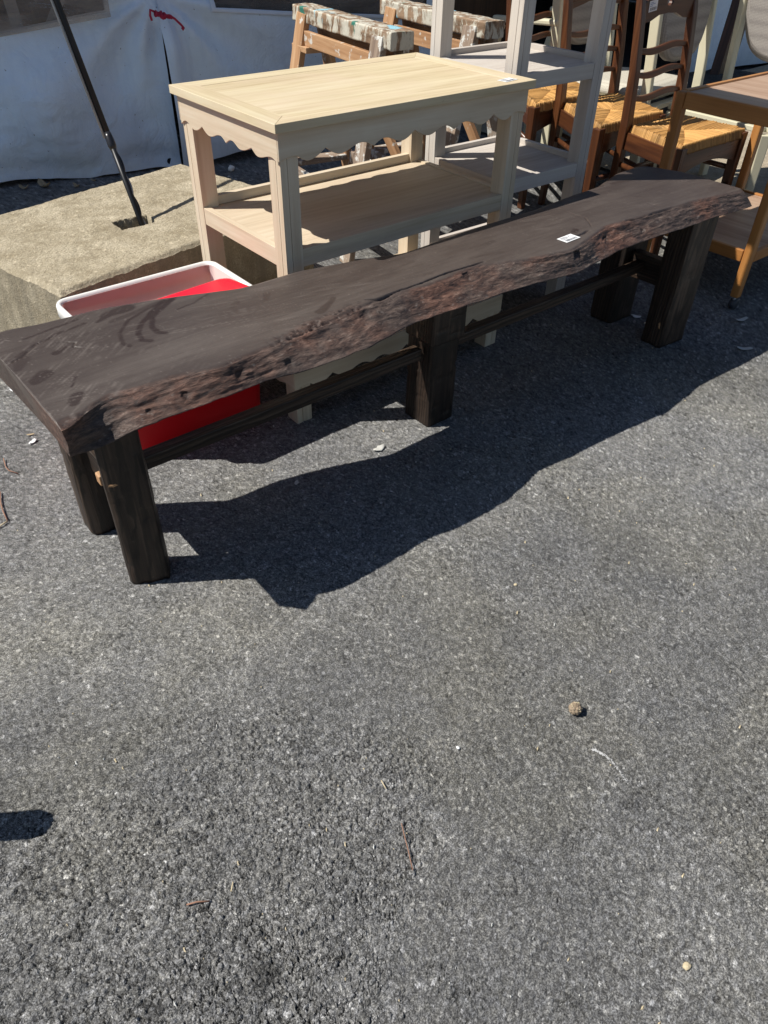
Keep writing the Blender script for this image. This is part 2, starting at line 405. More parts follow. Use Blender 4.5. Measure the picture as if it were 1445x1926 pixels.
# bench slab: R stain, G scratch/dust, B red bark
n = N('bench_slab_wood'); at = n.new('ShaderNodeAttribute'); at.attribute_name = 'tone'
sp_ = n.new('ShaderNodeSeparateColor'); n.l(at.outputs['Color'], sp_.inputs[0])
c1 = n.coords((5, 90, 90), False); a1 = n.noise(c1, 1, 6, .66, .6); b1 = n.noise(n.coords((1.2, 5, 5), False), 1, 5, .6, .8)
d1 = n.noise(n.coords((2.2, 7, 7), False), 1, 6, .7, .3)
top = n.ramp(n.math('ADD', n.math('MULTIPLY', a1, .22), n.math('ADD', n.math('MULTIPLY', b1, .38), n.math('MULTIPLY', d1, .40))), [(.36, (.040, .028, .024)), (.50, (.067, .052, .045)), (.62, (.108, .089, .078))])
top = n.mix(n.math('MULTIPLY', n.noise(n.coords((1, 1, 1), False), 260, 3, .7), .35), top, (.030, .022, .022))
n2a = n.noise(n.coords((20, 62, 85), False), 1, 8, .70, .6); n2b = n.noise(n.coords((95, 420, 520), False), 1, 5, .75, .4)
n2 = n.math('ADD', n.math('MULTIPLY', n2a, .62), n.math('MULTIPLY', n2b, .38))
bark = n.ramp(n2, [(.37, (.012, .007, .007)), (.46, (.066, .032, .022)), (.56, (.145, .072, .050)), (.68, (.36, .24, .18))])
bk2 = n.ramp(n2, [(.37, (.010, .007, .008)), (.46, (.048, .031, .026)), (.57, (.105, .074, .060)), (.69, (.27, .23, .20))])
red = n.noise(n.coords((1, 1, 1), False), 4.2, 4, .6)
bark = n.mix(n.ramp(red, [(.46, 0.0), (.58, 1.0)]), bk2, bark)
col = n.mix(sp_.outputs[2], top, bark)
col = n.mix(n.math('MULTIPLY', sp_.outputs[0], n.ramp(d1, [(.3, .55), (.6, 1.0)])), col, (.020, .010, .008))
col = n.mix(n.math('MULTIPLY', sp_.outputs[1], .8), col, (.22, .19, .17))
rg = n.mix(sp_.outputs[0], (.46,)*3, (.40,)*3); rg = n.mix(sp_.outputs[2], rg, (.58,)*3)
bp = n.bump(n2b, .7, .0018, n.bump(n2a, .9, .005)); bp0 = n.bump(a1, .35, .0012)
vm = n.new('ShaderNodeMix', data_type='VECTOR'); n.l(sp_.outputs[2], vm.inputs[0]); n.l(bp0, vm.inputs[4]); n.l(bp, vm.inputs[5])
M['slab'] = n.done(col, rg, vm.outputs[1], .5)
# rush
n = N('woven_rush'); at = n.new('ShaderNodeAttribute'); at.attribute_name = 'tone'
fi = n.noise(n.coords(rnd=False), 260, 4, .7)
M['rush'] = n.done(n.mix(n.math('MULTIPLY', fi, .6), at.outputs['Color'], n.mix(1.0, at.outputs['Color'], (.45, .4, .35), 'MULTIPLY')), .6, n.bump(fi, .4, .002), .3)
# paint-caked beam
def beam_mat():
    n = N('paint_caked_beam'); c = n.coords()
    base = n.noise(n.coords((40, 3, 40)), 1, 5, .6)
    col = n.ramp(base, [(.35, (.12, .075, .045)), (.65, (.33, .22, .14))])
    w = n.noise(n.coords((34, 22, 10)), 1, 7, .72, .5)
    col = n.mix(n.ramp(w, [(.47, 0.0), (.55, .9)]), col, (.56, .54, .46))
    b = n.noise(n.coords((5, 9, 5)), 1, 3, .5, .5)
    col = n.mix(n.ramp(b, [(.62, 0.0), (.64, 1.0)]), col, (.28, .52, .62))
    g = n.noise(n.coords((6, 12, 6)), 1.3, 3, .5, .5)
    col = n.mix(n.ramp(g, [(.68, 0.0), (.70, 1.0)]), col, (.03, .16, .12))
    return n.done(col, .6, n.bump(w, .9, .006), .4)
M['beam'] = beam_mat()
# upholstery
n = N('grey_weave'); c = n.coords(rnd=False)
ch = n.new('ShaderNodeTexVoronoi'); ch.inputs['Scale'].default_value = 190; ch.inputs['Randomness'].default_value = .15; n.l(c, ch.inputs['Vector'])
M['weave'] = n.done(n.ramp(ch.outputs['Distance'], [(.2, (.40, .37, .34)), (.7, (.22, .20, .19))]), .85, n.bump(ch.outputs['Distance'], .5, .002), .2)
n = N('cream_cane_fabric'); c = n.coords(rnd=False)
ch = n.new('ShaderNodeTexVoronoi'); ch.inputs['Scale'].default_value = 160; ch.inputs['Randomness'].default_value = .2; n.l(c, ch.inputs['Vector'])
M['seatfab'] = n.done(n.ramp(ch.outputs['Distance'], [(.2, (.60, .57, .49)), (.7, (.40, .37, .31))]), .85, n.bump(ch.outputs['Distance'], .5, .002), .2)

# ================================================================== SETTING
# ground: rings and rays round the spot the photographer stands on, stones are real relief
def build_ground():
    naz, nr = 1000, 850
    az = np.radians(np.linspace(-22, 122, naz))
    phi = np.radians(np.linspace(79, 11.5, nr)); r = 1.1262/np.tan(phi)
    AZ, RR = np.meshgrid(az, r); X = RR*np.cos(AZ); Y = RR*np.sin(AZ)
    coarse = sstep(.46, .70, fbm(X*2.1+3.3, Y*2.1+8, 3, 3)*.8 + .34*sstep(.62, .10, np.hypot(X+.08, (Y-.52)*.9)))
    wx = X+.009*(fbm(X*75, Y*75, 3, 8)-.5)+.020*(fbm(X*14, Y*14, 2, 18)-.5); wy = Y+.009*(fbm(X*75+9, Y*75, 3, 9)-.5)+.020*(fbm(X*14+4, Y*14, 2, 19)-.5)
    f1, f2, cid = voronoi(wx/.0125, wy/.0105, 1)
    g1, g2, gid = voronoi(wx/.0052, wy/.0046, 2)
    rad = .16+.34*((cid*53.3) % 1)                                # stones of many sizes, set in a gritty matrix
    body = sstep(rad, rad*.72, f1+.10*(fbm(X*300, Y*300, 2, 55)-.5))*sstep(0, .12, f2-f1)
    show = (((cid*11.9) % 1) < (.42+.5*coarse)).astype(float)
    body = body*show
    rim = np.exp(-((f1-rad)/.038)**2)*show*(.35+.65*coarse)*(vnoise(X*160, Y*160, 68) > .35)
    grit = sstep(0, .4, g2-g1)
    gmap = fbm(X*210, Y*210, 3, 61)
    cre = sstep(.030, .008, np.abs(fbm(X*70+wx*20, Y*85, 3, 66)-.5))*sstep(.56-.14*coarse, .66-.1*coarse, fbm(X*22, Y*22, 2, 67))*(1-body*.7)
    Z = body*(.0008+.0014*((cid*7.1) % 1)+.0022*coarse*((cid*3.1) % 1)) + (1-body)*(grit*(.0003+.0009*gid)+.0022*(gmap-.5)) - rim*(.0010+.0009*coarse) - cre*(.0022+.0014*coarse)
    Z = Z+.0016*(fbm(X*25, Y*25, 3, 4)-.5)+.006*(fbm(X*2, Y*2, 2, 6)-.5)-.0015
    # tone (albedo)
    matrix = .085+.15*gmap*((gid*17.3) % 1)*1.5+.04*((gid*5.3) % 1)
    stone = .115+.095*((cid*37.7) % 1)
    tone = matrix*(1-body)+stone*body
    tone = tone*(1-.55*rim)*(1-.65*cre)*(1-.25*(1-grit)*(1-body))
    bright = (((gid*91.7) % 1) > .968)*(body < .3); tone = np.where(bright, .20+.20*((gid*3.7) % 1), tone)
    bright = (((cid*51.7) % 1) > .97)*(body > .5); tone = np.where(bright, .24, tone)
    warm = ((gid*7.7) % 1)*.12 + .16*sstep(.55, .75, fbm(X*3.1, Y*3.1, 3, 31))*.6
    patch = .86+.30*sstep(.35, .68, fbm(X*1.7+4, Y*1.7+2, 4, 71))-.05*coarse*sstep(.45, .6, fbm(X*6, Y*6, 3, 72))
    tone = tone*(.94+.27*coarse)*patch
    T = np.stack([tone*(.985+.22*warm), tone*(1.0+.08*warm), tone*(1.03-.45*warm), coarse], -1)
    # small oily blotches near the bottom left
    for bx, by, br in ((.115, .36, .035), (-.02, .42, .02)):
        d = np.hypot(X-bx, Y-by); m = sstep(br, br*.2, d+.02*(fbm(X*40, Y*40, 3, 5)-.5)); T[..., :3] *= (1-.55*m[..., None])
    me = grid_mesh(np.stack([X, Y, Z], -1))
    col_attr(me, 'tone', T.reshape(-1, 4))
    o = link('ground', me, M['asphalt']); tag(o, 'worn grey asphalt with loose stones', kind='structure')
    # wide sheet beyond, 12 mm lower
    S = 150; nn = 4
    o2 = link('ground_beyond', mesh([(-S, -S, -.012), (S, -S, -.012), (S, S, -.012), (-S, S, -.012)], [(0, 1, 2, 3)]), M['asphalt'])
    me2 = o2.data; col_attr(me2, 'tone', np.array([[.11, .11, .112, 0.0]]*4)); tag(o2, 'grey asphalt running on past the stall', kind='structure')
build_ground()

# sandy paving to the right rear
def slab_grid(x0, x1, y0, y1, z, nx, ny, amp, hole=None):
    X, Y = np.meshgrid(np.linspace(x0, x1, nx), np.linspace(y0, y1, ny), indexing='ij')
    Z = z+amp*(fbm(X*14, Y*14, 5, 44)-.5)
    return X, Y, Z
X, Y, Z = slab_grid(3.45, 9.0, 1.15, 3.42, .012, 240, 120, .012)
o = link('paving', grid_mesh(np.stack([X, Y, Z], -1)), M['paving']); tag(o, 'pale sandy paving behind the chairs', kind='structure')

# ================================================================== BENCH
def cr(xs, ys, x): return np.interp(x, xs, ys)
def smooth_interp(xs, ys, x, k=.02):
    r = 0; ws = 0
    for d, w in ((-1.5, .1), (-.75, .25), (0, .3), (.75, .25), (1.5, .1)): r = r+w*np.interp(x+d*k, xs, ys)
    return r
bench = thing('bench', 'long dark rustic wooden bench with a wavy live edge slab seat on thick posts', 'bench', (1.235, 1.24, 0))
B = (1.235, 1.24, 0)
def bench_slab():
    fx = [.235, .262, .285, .329, .371, .46, .533, .63, .707, .835, .942, 1.049, 1.134, 1.224, 1.352, 1.476, 1.568, 1.661, 1.787, 2.015, 2.221, 2.25]
    fy = [1.072, 1.084, 1.100, 1.122, 1.112, 1.109, 1.092, 1.101, 1.109, 1.126, 1.139, 1.128, 1.131, 1.138, 1.092, 1.070, 1.094, 1.119, 1.113, 1.100, 1.069, 1.075]
    gx = [.23, .270, .315, .372, .534, .63, .693, .795, .877, .98, 1.032, 1.14, 1.311, 1.525, 1.749, 1.926, 2.131, 2.30]
    gy = [1.136, 1.138, 1.122, 1.104, 1.104, 1.110, 1.095, 1.090, 1.092, 1.116, 1.124, 1.112, 1.106, 1.083, 1.112, 1.104, 1.098, 1.085]
    gx = [g*.961 for g in gx]; gy = [g*.958 for g in gy]          # lower arris of the sloping live edge, at z = .415
    bx = [.225, .268, .333, .449, .573, .736, .881, 1.05, 1.139, 1.405, 1.606, 1.804, 1.917, 2.068, 2.187, 2.215, 2.235, 2.26]
    by = [1.440, 1.472, 1.455, 1.45, 1.419, 1.362, 1.365, 1.33, 1.302, 1.321, 1.321, 1.34, 1.345, 1.393, 1.402, 1.37, 1.30, 1.25]
    NS = 950; ZT = .456; ZB = .400; ZE = .415
    s = np.linspace(0, 1, NS)[:, None]
    # section params: top back->front, front face down, underside back, back face up
    nT, nF, nU, nB = 120, 34, 12, 10
    xt = .233+s*(2.240-.233); xb = .238+s*(2.255-.238)
    ZE = .390+.025*sstep(.26, .36, xb); ZBa = .390+.010*sstep(.26, .36, xb)
    F = smooth_interp(fx, fy, xt, .012); G = smooth_interp(gx, gy, xb, .012); K = smooth_interp(bx, by, xt, .014)
    F = F+.003*(fbm(xt*60, xt*0+3, 4, 2)-.5); G = G+.006*(fbm(xb*30, xb*0+7, 4, 3)-.5)
    v = np.linspace(0, 1, nT)[None, :]
    xT = xt+0*v; yT = K+(F-K)*v
    wob = .006*(fbm(yT[:1]*30, yT[:1]*0+2, 4, 5)-.5)
    endL = sstep(.03, 0, s)
    zT = ZT+.0015*(fbm(xT*9, yT*20, 4, 11)-.5)
    # worn rolled arris front and back
    dF = yT-F
    zT = zT-.004*np.exp(-(dF/.005)**2)-.003*np.exp(-((K-yT)/.006)**2)
    u = np.linspace(0, 1, nF+1)[None, 1:]
    xF = xt+(xb-xt)*u
    bulge = np.sin(np.pi*u)
    yF = F+(G-F)*u - bulge*(.002+.006*(fbm(xt*6, xt*0+1, 3, 8)-.4))
    rough = (fbm(xF*13, u*3.6+xF*3, 6, 21)-.5)*.008+.0016*(fbm(xF*30, u*26, 3, 29)-.5) + (1-np.abs(2*fbm(xF*11, u*2.1-xF*7, 5, 23)-1))*.004
    endt = sstep(1.0, .975, s)*sstep(0, .01, s)
    yF = yF+rough*np.minimum(1, bulge*1.8)*(.2+.8*endt)
    zF = ZT-.003-(ZT-.003-ZE)*u + (.011*(fbm(xF*14, u*3.0+xF*3, 6, 25)-.5)+.006*(1-np.abs(2*fbm(xF*9+u, u*3.4-xF*4, 4, 28)-1))-.004)*np.minimum(1, bulge*1.6)*(.15+.85*endt) - .005*(fbm(xb*7, xb*0+4, 4, 26)-.4)*u
    # scalloped/chipped left front corner
    def chip(x, y, z):
        d = np.hypot((x-.268)/.040, (y-1.082)/.022)
        m = sstep(1.15, .45, d+.35*(fbm(x*60, y*60, 3, 31)-.5))
        return z-m*.005, m*.75
    zT, mT = chip(xT, yT, zT)
    w = np.linspace(0, 1, nU+1)[None, 1:]
    xU = xb+0*w; yU = G+(K-.008-G)*w; zU = zF[:, -1:]*(1-np.minimum(1, w*6))+ZBa*np.minimum(1, w*6)
    w = np.linspace(0, 1, nB+1)[None, 1:-1]
    xB = xb+(xt-xb)*w; yB = K-.008+.008*w+.003*(fbm(xB*40, w*4, 4, 41)-.5); zB = ZBa+(ZT-.004-ZBa)*w+0*xt
    # end faces get saw-rough
    Xa = np.concatenate([xT, xF, xU, xB], 1); Ya = np.concatenate([yT, yF, yU, yB], 1); Za = np.concatenate([zT, zF, zU, zB], 1)
    zz = (ZT-Za)/.07
    e = .006*(fbm(Ya*26, zz*2, 4, 51)-.5)
    Xa = Xa+e*(sstep(.05, 0, s)+sstep(.95, 1, s)) + sstep(.03, 0, s)*.010*sstep(1.30, 1.45, Ya)*-1
    # masks
    R_ = np.zeros_like(Xa); G_ = np.zeros_like(Xa); B_ = np.zeros_like(Xa)
    B_[:, nT:nT+nF] = 1; B_[:, nT+nF:] = .8
    B_[:, :nT] = np.maximum(sstep(.010, .0, dF+.008*(fbm(xT*50, yT*50, 3, 61)-.5))*.9, mT)
    jx = xT+.006*(fbm(xT*35, yT*35, 3, 71)-.5); jy = yT+.006*(fbm(xT*35+5, yT*35, 3, 72)-.5)
    def stroke(pts, w0, w1, a=1.0):
        d, t = poly_dist(jx, jy, pts); ww = w0+(w1-w0)*t
        R_[:, :nT] = np.maximum(R_[:, :nT], a*sstep(ww*1.15, ww*.7, d))
    stroke([(.600, 1.400), (.533, 1.386), (.479, 1.362), (.440, 1.318), (.428, 1.275), (.436, 1.262)], .004, .005, .85)
    stroke([(.573, 1.400), (.530, 1.367), (.490, 1.330), (.468, 1.296), (.463, 1.268), (.474, 1.256)], .006, .006, 1)
    stroke([(.590, 1.395), (.555, 1.372), (.520, 1.345), (.502, 1.305), (.500, 1.280), (.512, 1.268)], .007, .006, 1)
    stroke([(.50, 1.415), (.46, 1.41), (.43, 1.395)], .018, .008, .75)
    stroke([(.56, 1.395), (.50, 1.385), (.45, 1.375)], .010, .006, .55)
    stroke([(.66, 1.375), (.62, 1.355), (.575, 1.345)], .003, .003, .7)
    stroke([(.40, 1.425), (.34, 1.415), (.29, 1.405)], .005, .003, .75)
    stroke([(.405, 1.40), (.35, 1.39), (.30, 1.372), (.26, 1.345)], .004, .006, .7)
    stroke([(.335, 1.325), (.318, 1.318)], .009, .008, .85)
    stroke([(.272, 1.255), (.252, 1.24)], .017, .012, .8)
    stroke([(.262, 1.33), (.245, 1.30)], .016, .008, .55)
    stroke([(.315, 1.215), (.295, 1.185)], .003, .003, .8)
    stroke([(.292, 1.155), (.276, 1.135)], .012, .010, .7)
    stroke([(.69, 1.305), (.67, 1.29)], .008, .007, .38); stroke([(.76, 1.30), (.745, 1.28)], .008, .006, .35)
    stroke([(1.97, 1.335), (2.02, 1.33), (2.07, 1.325)], .010, .008, .6); stroke([(1.93, 1.345), (1.91, 1.352)], .010, .008, .5)
    stroke([(1.572, 1.148), (1.585, 1.152)], .009, .010, .7); stroke([(1.745, 1.325), (1.70, 1.315)], .006, .008, .35)
    stroke([(.86, 1.20), (.83, 1.178), (.80, 1.165)], .006, .012, .5)
    for a in range(9):
        ax = rng.uniform(1.0, 2.1); ay = rng.uniform(1.16, 1.30); stroke([(ax, ay), (ax+rng.uniform(.04, .12), ay+rng.uniform(-.02, .02))], .003, .008, .22)
    # fine saw scratches across the left end, dust
    sc = sstep(.62, .80, fbm(xT*6+yT*2, 0*xT, 2, 81))*0
    a_ = np.radians(64); su = xT*np.cos(a_)-yT*np.sin(a_)*.6; sv = xT*np.sin(a_)+yT*np.cos(a_)
    lines = sstep(.62, .9, vnoise(su*620, sv*34, 82))*sstep(.50, .72, vnoise(xT*17+3, yT*26, 83))*sstep(.62, .28, xT)*.8
    lines2 = sstep(.72, .95, vnoise((xT*.25+yT)*640, (xT-yT*.25)*14, 84))*sstep(.55, .7, vnoise(xT*7, yT*13, 85))
    dots = sstep(.93, .98, vnoise(xT*420, yT*420, 86))*.6
    G_[:, :nT] = np.clip(lines*.55+lines2*.32+dots, 0, 1)
    ct = sstep(.84, .96, vnoise(xF*180+u*12, u*26+xF*40, 87))*sstep(.45, .62, vnoise(xF*22, u*4, 88))
    G_[:, nT:nT+nF] = np.clip(ct*.8, 0, 1)
    # long checks and splits
    def crack(pts, w, dep, dark=1):
        d, t = poly_dist(jx, jy, pts); m = sstep(w, w*.25, d)*np.minimum(1, 5*np.minimum(t+.05, 1.05-t))
        Za[:, :nT] -= m*dep; R_[:, :nT] = np.maximum(R_[:, :nT], m*dark)
    crack([(.907, 1.152), (.929, 1.141), (1.024, 1.146), (1.09, 1.149), (1.141, 1.153), (1.215, 1.149), (1.253, 1.150)], .0035, .010)
    crack([(1.75, 1.122), (1.795, 1.110), (1.869, 1.112), (1.934, 1.108)], .003, .008)
    crack([(1.672, 1.267), (1.673, 1.195), (1.635, 1.14)], .0016, .003, .8)
    crack([(1.50, 1.116), (1.56, 1.125), (1.61, 1.13)], .004, .006, .8)
    crack([(1.905, 1.165), (1.925, 1.135)], .003, .004, .8)
    crack([(.238, 1.33), (.262, 1.335), (.30, 1.372), (.345, 1.385)], .0018, .003, .5)
    crack([(.345, 1.350), (.362, 1.335), (.350, 1.322), (.366, 1.305)], .002, .003, .3)
    rg_ = sstep(.62, .70, xT)*sstep(.92, .84, xT)*sstep(.040, .012, dF+.022*(fbm(xT*22, yT*22, 3, 95)-.3))   # crumbled, worm eaten strip by the front edge
    m = rg_*sstep(.54, .60, fbm(xT*95+yT*60, yT*190, 4, 96)); Za[:, :nT] -= m*.004+rg_*.001*fbm(xT*120, yT*160, 3, 97)
    R_[:, :nT] = np.maximum(R_[:, :nT], m*.8); B_[:, :nT] = np.maximum(B_[:, :nT], rg_*.7)
    # knot and pits on the face
    zF_ = Za[:, nT:nT+nF]; yF_ = Ya[:, nT:nT+nF]
    for kx, ku, kr, kd in ((1.49, .35, .020, .010), (.56, .45, .012, .006), (.45, .6, .012, .006), (.66, .7, .012, .005), (1.64, .4, .018, .006), (1.78, .62, .010, .005), (.88, .25, .015, .006), (1.18, .15, .02, .006), (.38, .72, .010, .005)):
        d = np.hypot(xF-kx, (u-ku)*.07)*(1+.8*(fbm(xF*90, u*9, 2, 91)-.5)); m = sstep(kr, kr*.3, d)
        Ya[:, nT:nT+nF] += m*kd; R_[:, nT:nT+nF] = np.maximum(R_[:, nT:nT+nF], m*.55)
    P = np.stack([Xa-B[0], Ya-B[1], Za-B[2]], -1)
    me = grid_mesh(P, wrap=True)
    col_attr(me, 'tone', np.stack([R_, G_, B_], -1).reshape(-1, 3))
    # end caps: dense fans
    import bmesh
    bm = bmesh.new(); bm.from_mesh(me); bm.verts.ensure_lookup_table(); m_ = P.shape[1]
    for base_, rev in ((0, False), ((NS-1)*m_, True)):
        idx = list(range(base_, base_+m_))
        if rev: idx = idx[::-1]
        fc = bm.faces.new([bm.verts[i] for i in idx]); fc.smooth = False
    bmesh.ops.recalc_face_normals(bm, faces=bm.faces); bm.to_mesh(me); bm.free()
    return link('seat_slab', me, M['slab'], bench)
bench_slab()

def post(name, corners, z0, z1, parent, mat, base, seed, chamf=.012, rough=.004, shrink=0):
    """rough hewn post: 4 ground corners (ccw) extruded up with chamfered, wandering faces."""
    c = np.array(corners); ctr = c.mean(0); ring = []
    for i in range(4):
        a, b, d = c[i-1], c[i], c[(i+1) % 4]
        ra = (a-b)/np.linalg.norm(a-b); rd = (d-b)/np.linalg.norm(d-b)
        ch = chamf*(.5+((seed*7+i*3) % 5)/4)
        p, q = b+ra*ch, b+rd*ch
        ring += [p, (p+q)/2*.6+b*.4, q]
        for k in (1, 2, 3, 4, 5): ring.append(q+(d-rd*0-q)*(k/6)*(1-ch/np.linalg.norm(d-b)))
    ring = np.array(ring); m = len(ring); nz = 60
    z = np.linspace(0, 1, nz)[:, None]
    ang = np.arctan2(ring[:, 1]-ctr[1], ring[:, 0]-ctr[0])[None, :]
    dv = ring-ctr; L = np.linalg.norm(dv, axis=1)
    dis = rough*.55*(fbm(ang*2.2+seed*3.1, z*3, 3, seed)-.5)*2 + .9*rough*(fbm(ang*14+seed, z*2.2, 5, seed+5)-.5) - rough*1.1*sstep(.62, .75, fbm(ang*7+seed, z*9, 4, seed+9))
    sc = 1+dis/L[None, :]
    X = ctr[0]+dv[None, :, 0]*sc; Y = ctr[1]+dv[None, :, 1]*sc; Zz = z0+(z1-z0)*z+0*X
    o = link(name, None, None)
    bpy.data.objects.remove(o)
    c3 = (ctr[0], ctr[1], (z0+z1)/2)
    P = np.stack([X-c3[0], Y-c3[1], Zz-c3[2]], -1)
    me = grid_mesh(P, wrap=True)
    import bmesh
    bm = bmesh.new(); bm.from_mesh(me); bm.verts.ensure_lookup_table()
    bm.faces.new([bm.verts[i] for i in range(m)]); bm.faces.new([bm.verts[(nz-1)*m+i] for i in range(m)][::-1])
    bmesh.ops.recalc_face_normals(bm, faces=bm.faces); bm.to_mesh(me); bm.free()
    return link(name, me, mat, parent, (c3[0]-base[0], c3[1]-base[1], c3[2]-base[2]))
D = M['darkz']
post('leg', [(.288, 1.150), (.362, 1.118), (.392, 1.188), (.318, 1.220)], 0, .4004, bench, D, B, 1, .016, .004)
post('leg', [(.287, 1.341), (.372, 1.335), (.378, 1.415), (.292, 1.420)], 0, .4004, bench, D, B, 2, .008, .003)
post('leg', [(1.165, 1.208), (1.259, 1.208), (1.259, 1.300), (1.162, 1.300)], 0, .245, bench, D, B, 3, .006, .0025)
post('leg_cap', [(1.157, 1.200), (1.263, 1.196), (1.263, 1.306), (1.155, 1.306)], .2455, .4004, bench, D, B, 4, .006, .0025)
post('leg', [(2.050, 1.090), (2.167, 1.080), (2.167, 1.160), (2.048, 1.164)], 0, .4004, bench, D, B, 5, .006, .0025)
post('leg', [(2.062, 1.295), (2.17, 1.290), (2.17, 1.372), (2.056, 1.378)], 0, .4004, bench, D, B, 6, .006, .0025)
box('cross_rail', .322, .352, 1.222, 1.334, .178, .238, M['darky'], bench, .003, B)
box('cross_rail', 2.088, 2.122, 1.167, 1.289, .165, .245, M['darky'], bench, .003, B)
box('stretcher', .355, 1.153, 1.234, 1.264, .196, .228, M['darkx'], bench, .003, B)
box('stretcher', 1.266, 2.085, 1.234, 1.264, .196, .226, M['darkx'], bench, .003, B)
box('tenon', .309, .3215, 1.240, 1.262, .196, .220, M['rawx'], bench, .003, B)
M['pale_chip'] = plain('torn_raw_wood', (.42, .24, .12), .8, 120, .8, var=.3)
def chip(parent, loc, rot, s, mat, base):
    v = []; k = 12
    for i in range(k):
        a = 2*math.pi*i/k; r_ = s*(.6+.5*random.random()); v.append((math.cos(a)*r_*2.0, math.sin(a)*r_*.7, 0))
    v += [(0, 0, s*.35)]
    f = [(i, (i+1) % k, k) for i in range(k)]
    return link('torn_chip', mesh(v, f, True), mat, parent, (loc[0]-base[0], loc[1]-base[1], loc[2]-base[2]), rot)
chip(bench, (.305, 1.1425, .262), (math.radians(88), 0, math.radians(-23)), .006, M['pale_chip'], B)
chip(bench, (2.0485, 1.11, .07), (math.radians(90), math.radians(80), math.radians(-90)), .006, M['pale_chip'], B)

def sticker(name, parent, c, rz, w, h, z, rx=0, label=None, blue=False, ry=0):
    """small printed price label with lines of print and a bar code; returns the label part"""
    s = link(name, mesh([(-w/2, -h/2, 0), (w/2, -h/2, 0), (w/2, h/2, 0), (-w/2, h/2, 0), (-w/2, -h/2, .0006), (w/2, -h/2, .0006), (w/2, h/2, .0006), (-w/2, h/2, .0006)],
             [(3, 2, 1, 0), (4, 5, 6, 7), (0, 1, 5, 4), (1, 2, 6, 5), (2, 3, 7, 6), (3, 0, 4, 7)]), M['paper'], parent, (c[0], c[1], z), (rx, ry, rz))
    v, f = [], []
    def q(x0, x1, y0, y1):
        k = len(v); v.extend([(x0, y0, .0008), (x1, y0, .0008), (x1, y1, .0008), (x0, y1, .0008)]); f.append((k, k+1, k+2, k+3))
    x = -w*.38
    while x < w*.38:
        b = random.choice((.0006, .0009, .0014)); q(x, x+b, -h*.40, -h*.12); x += b+random.choice((.0007, .0012))
    link('bar_code', mesh(v, f), M['ink'], s)
    v2, f2 = v, f; v, f = [], []
    def q2(x0, x1, y0, y1):
        k = len(v); v.extend([(x0, y0, .0008), (x1, y0, .0008), (x1, y1, .0008), (x0, y1, .0008)]); f.append((k, k+1, k+2, k+3))
    for yy, x0, x1 in ((.32, -.4, .0), (.18, -.4, .18), (.02, -.4, -.1)):
        x = w*x0
        while x < w*x1:
            L = random.uniform(.001, .003); q2(x, x+L, h*yy-h*.035, h*yy+h*.035); x += L+.0008
    link('printed_lines', mesh(v, f), M['blueink' if blue else 'ink'], s)
    return s
sticker('price_label', bench, (1.523-B[0], 1.124-B[1]), math.radians(3), .055, .031, .4568)

# ================================================================== SCALLOPED TABLE
def ease_profile(ext, n=10):
    out = []
    for (t0, d0, k0), (t1, d1, k1) in zip(ext[:-1], ext[1:]):
        for i in range(n):
            u = i/n
            if k0 == 's' and k1 == 's': e = (1-math.cos(math.pi*u))/2
            elif k0 == 'c' and k1 == 's': e = math.sin(math.pi/2*u)
            elif k0 == 's': e = 1-math.cos(math.pi/2*u)
            else: e = u
            out.append((t0+(t1-t0)*u, d0+(d1-d0)*e))
    out.append(ext[-1][:2]); return out
LONG = [(0, .45, 'c'), (.05, .78, 's'), (.098, .08, 's'), (.159, 1.0, 'c'), (.212, .12, 's'), (.288, .82, 's'), (.335, .22, 'c'), (.378, .82, 's'), (.443, .14, 's'), (.497, 1.0, 'c')]
LONG = LONG+[(1-t, d, k) for t, d, k in LONG[::-1][1:]]
SHORT = [(0, .1, 'c'), (.06, .72, 's'), (.185, .12, 's'), (.245, .85, 'c'), (.36, .05, 's'), (.44, .7, 's'), (.506, .08, 'c'), (.56, .7, 's'), (.68, .05, 's'), (.755, .85, 'c'), (.85, .0, 's'), (.94, .72, 's'), (1, .1, 'c')]
def apron(name, a0, a1, o0, o1, ztop, zlow, depth, mat, parent, axis, pat):
    pr = ease_profile(pat); L = a1-a0
    poly = [(a0+L*t, zlow+depth*d) for t, d in pr] + [(a1, ztop), (a0, ztop)]
    return prism(name, poly, o0, o1, mat, parent, axis)
def grooved_leg(name, x, y, w, h, parent, px, py, sx, sy):
    """square leg with a routed groove down the two outer faces; sx, sy point outward"""
    g, d, gw = w*.36, .003, .0022
    def edge(s):   # outline along one outer face from inside to the outer corner
        return [(-w/2, w/2), (w/2-g-gw, w/2), (w/2-g-gw/2, w/2-d), (w/2-g, w/2), (w/2, w/2)]
    a = edge(1)
    pts = a + [(y_, x_) for x_, y_ in a[::-1][1:]] + [(-w/2+.0, -w/2)]
    pts = [(-w/2, -w/2)] + a + [(y_, x_) for x_, y_ in a[::-1][1:]]
    pts = [(p[0]*sx, p[1]*sy) for p in pts]
    n_ = len(pts); v = [(p[0], p[1], -h/2) for p in pts]+[(p[0], p[1], h/2) for p in pts]
    f = [tuple(range(n_)), tuple(range(2*n_-1, n_-1, -1))]+[(i, i+n_, (i+1) % n_+n_, (i+1) % n_) for i in range(n_)]
    me = mesh(v, f)
    import bmesh
    bm = bmesh.new(); bm.from_mesh(me); bmesh.ops.recalc_face_normals(bm, faces=bm.faces); bm.to_mesh(me); bm.free()
    return link(name, me, px, parent, (x, y, py+h/2))

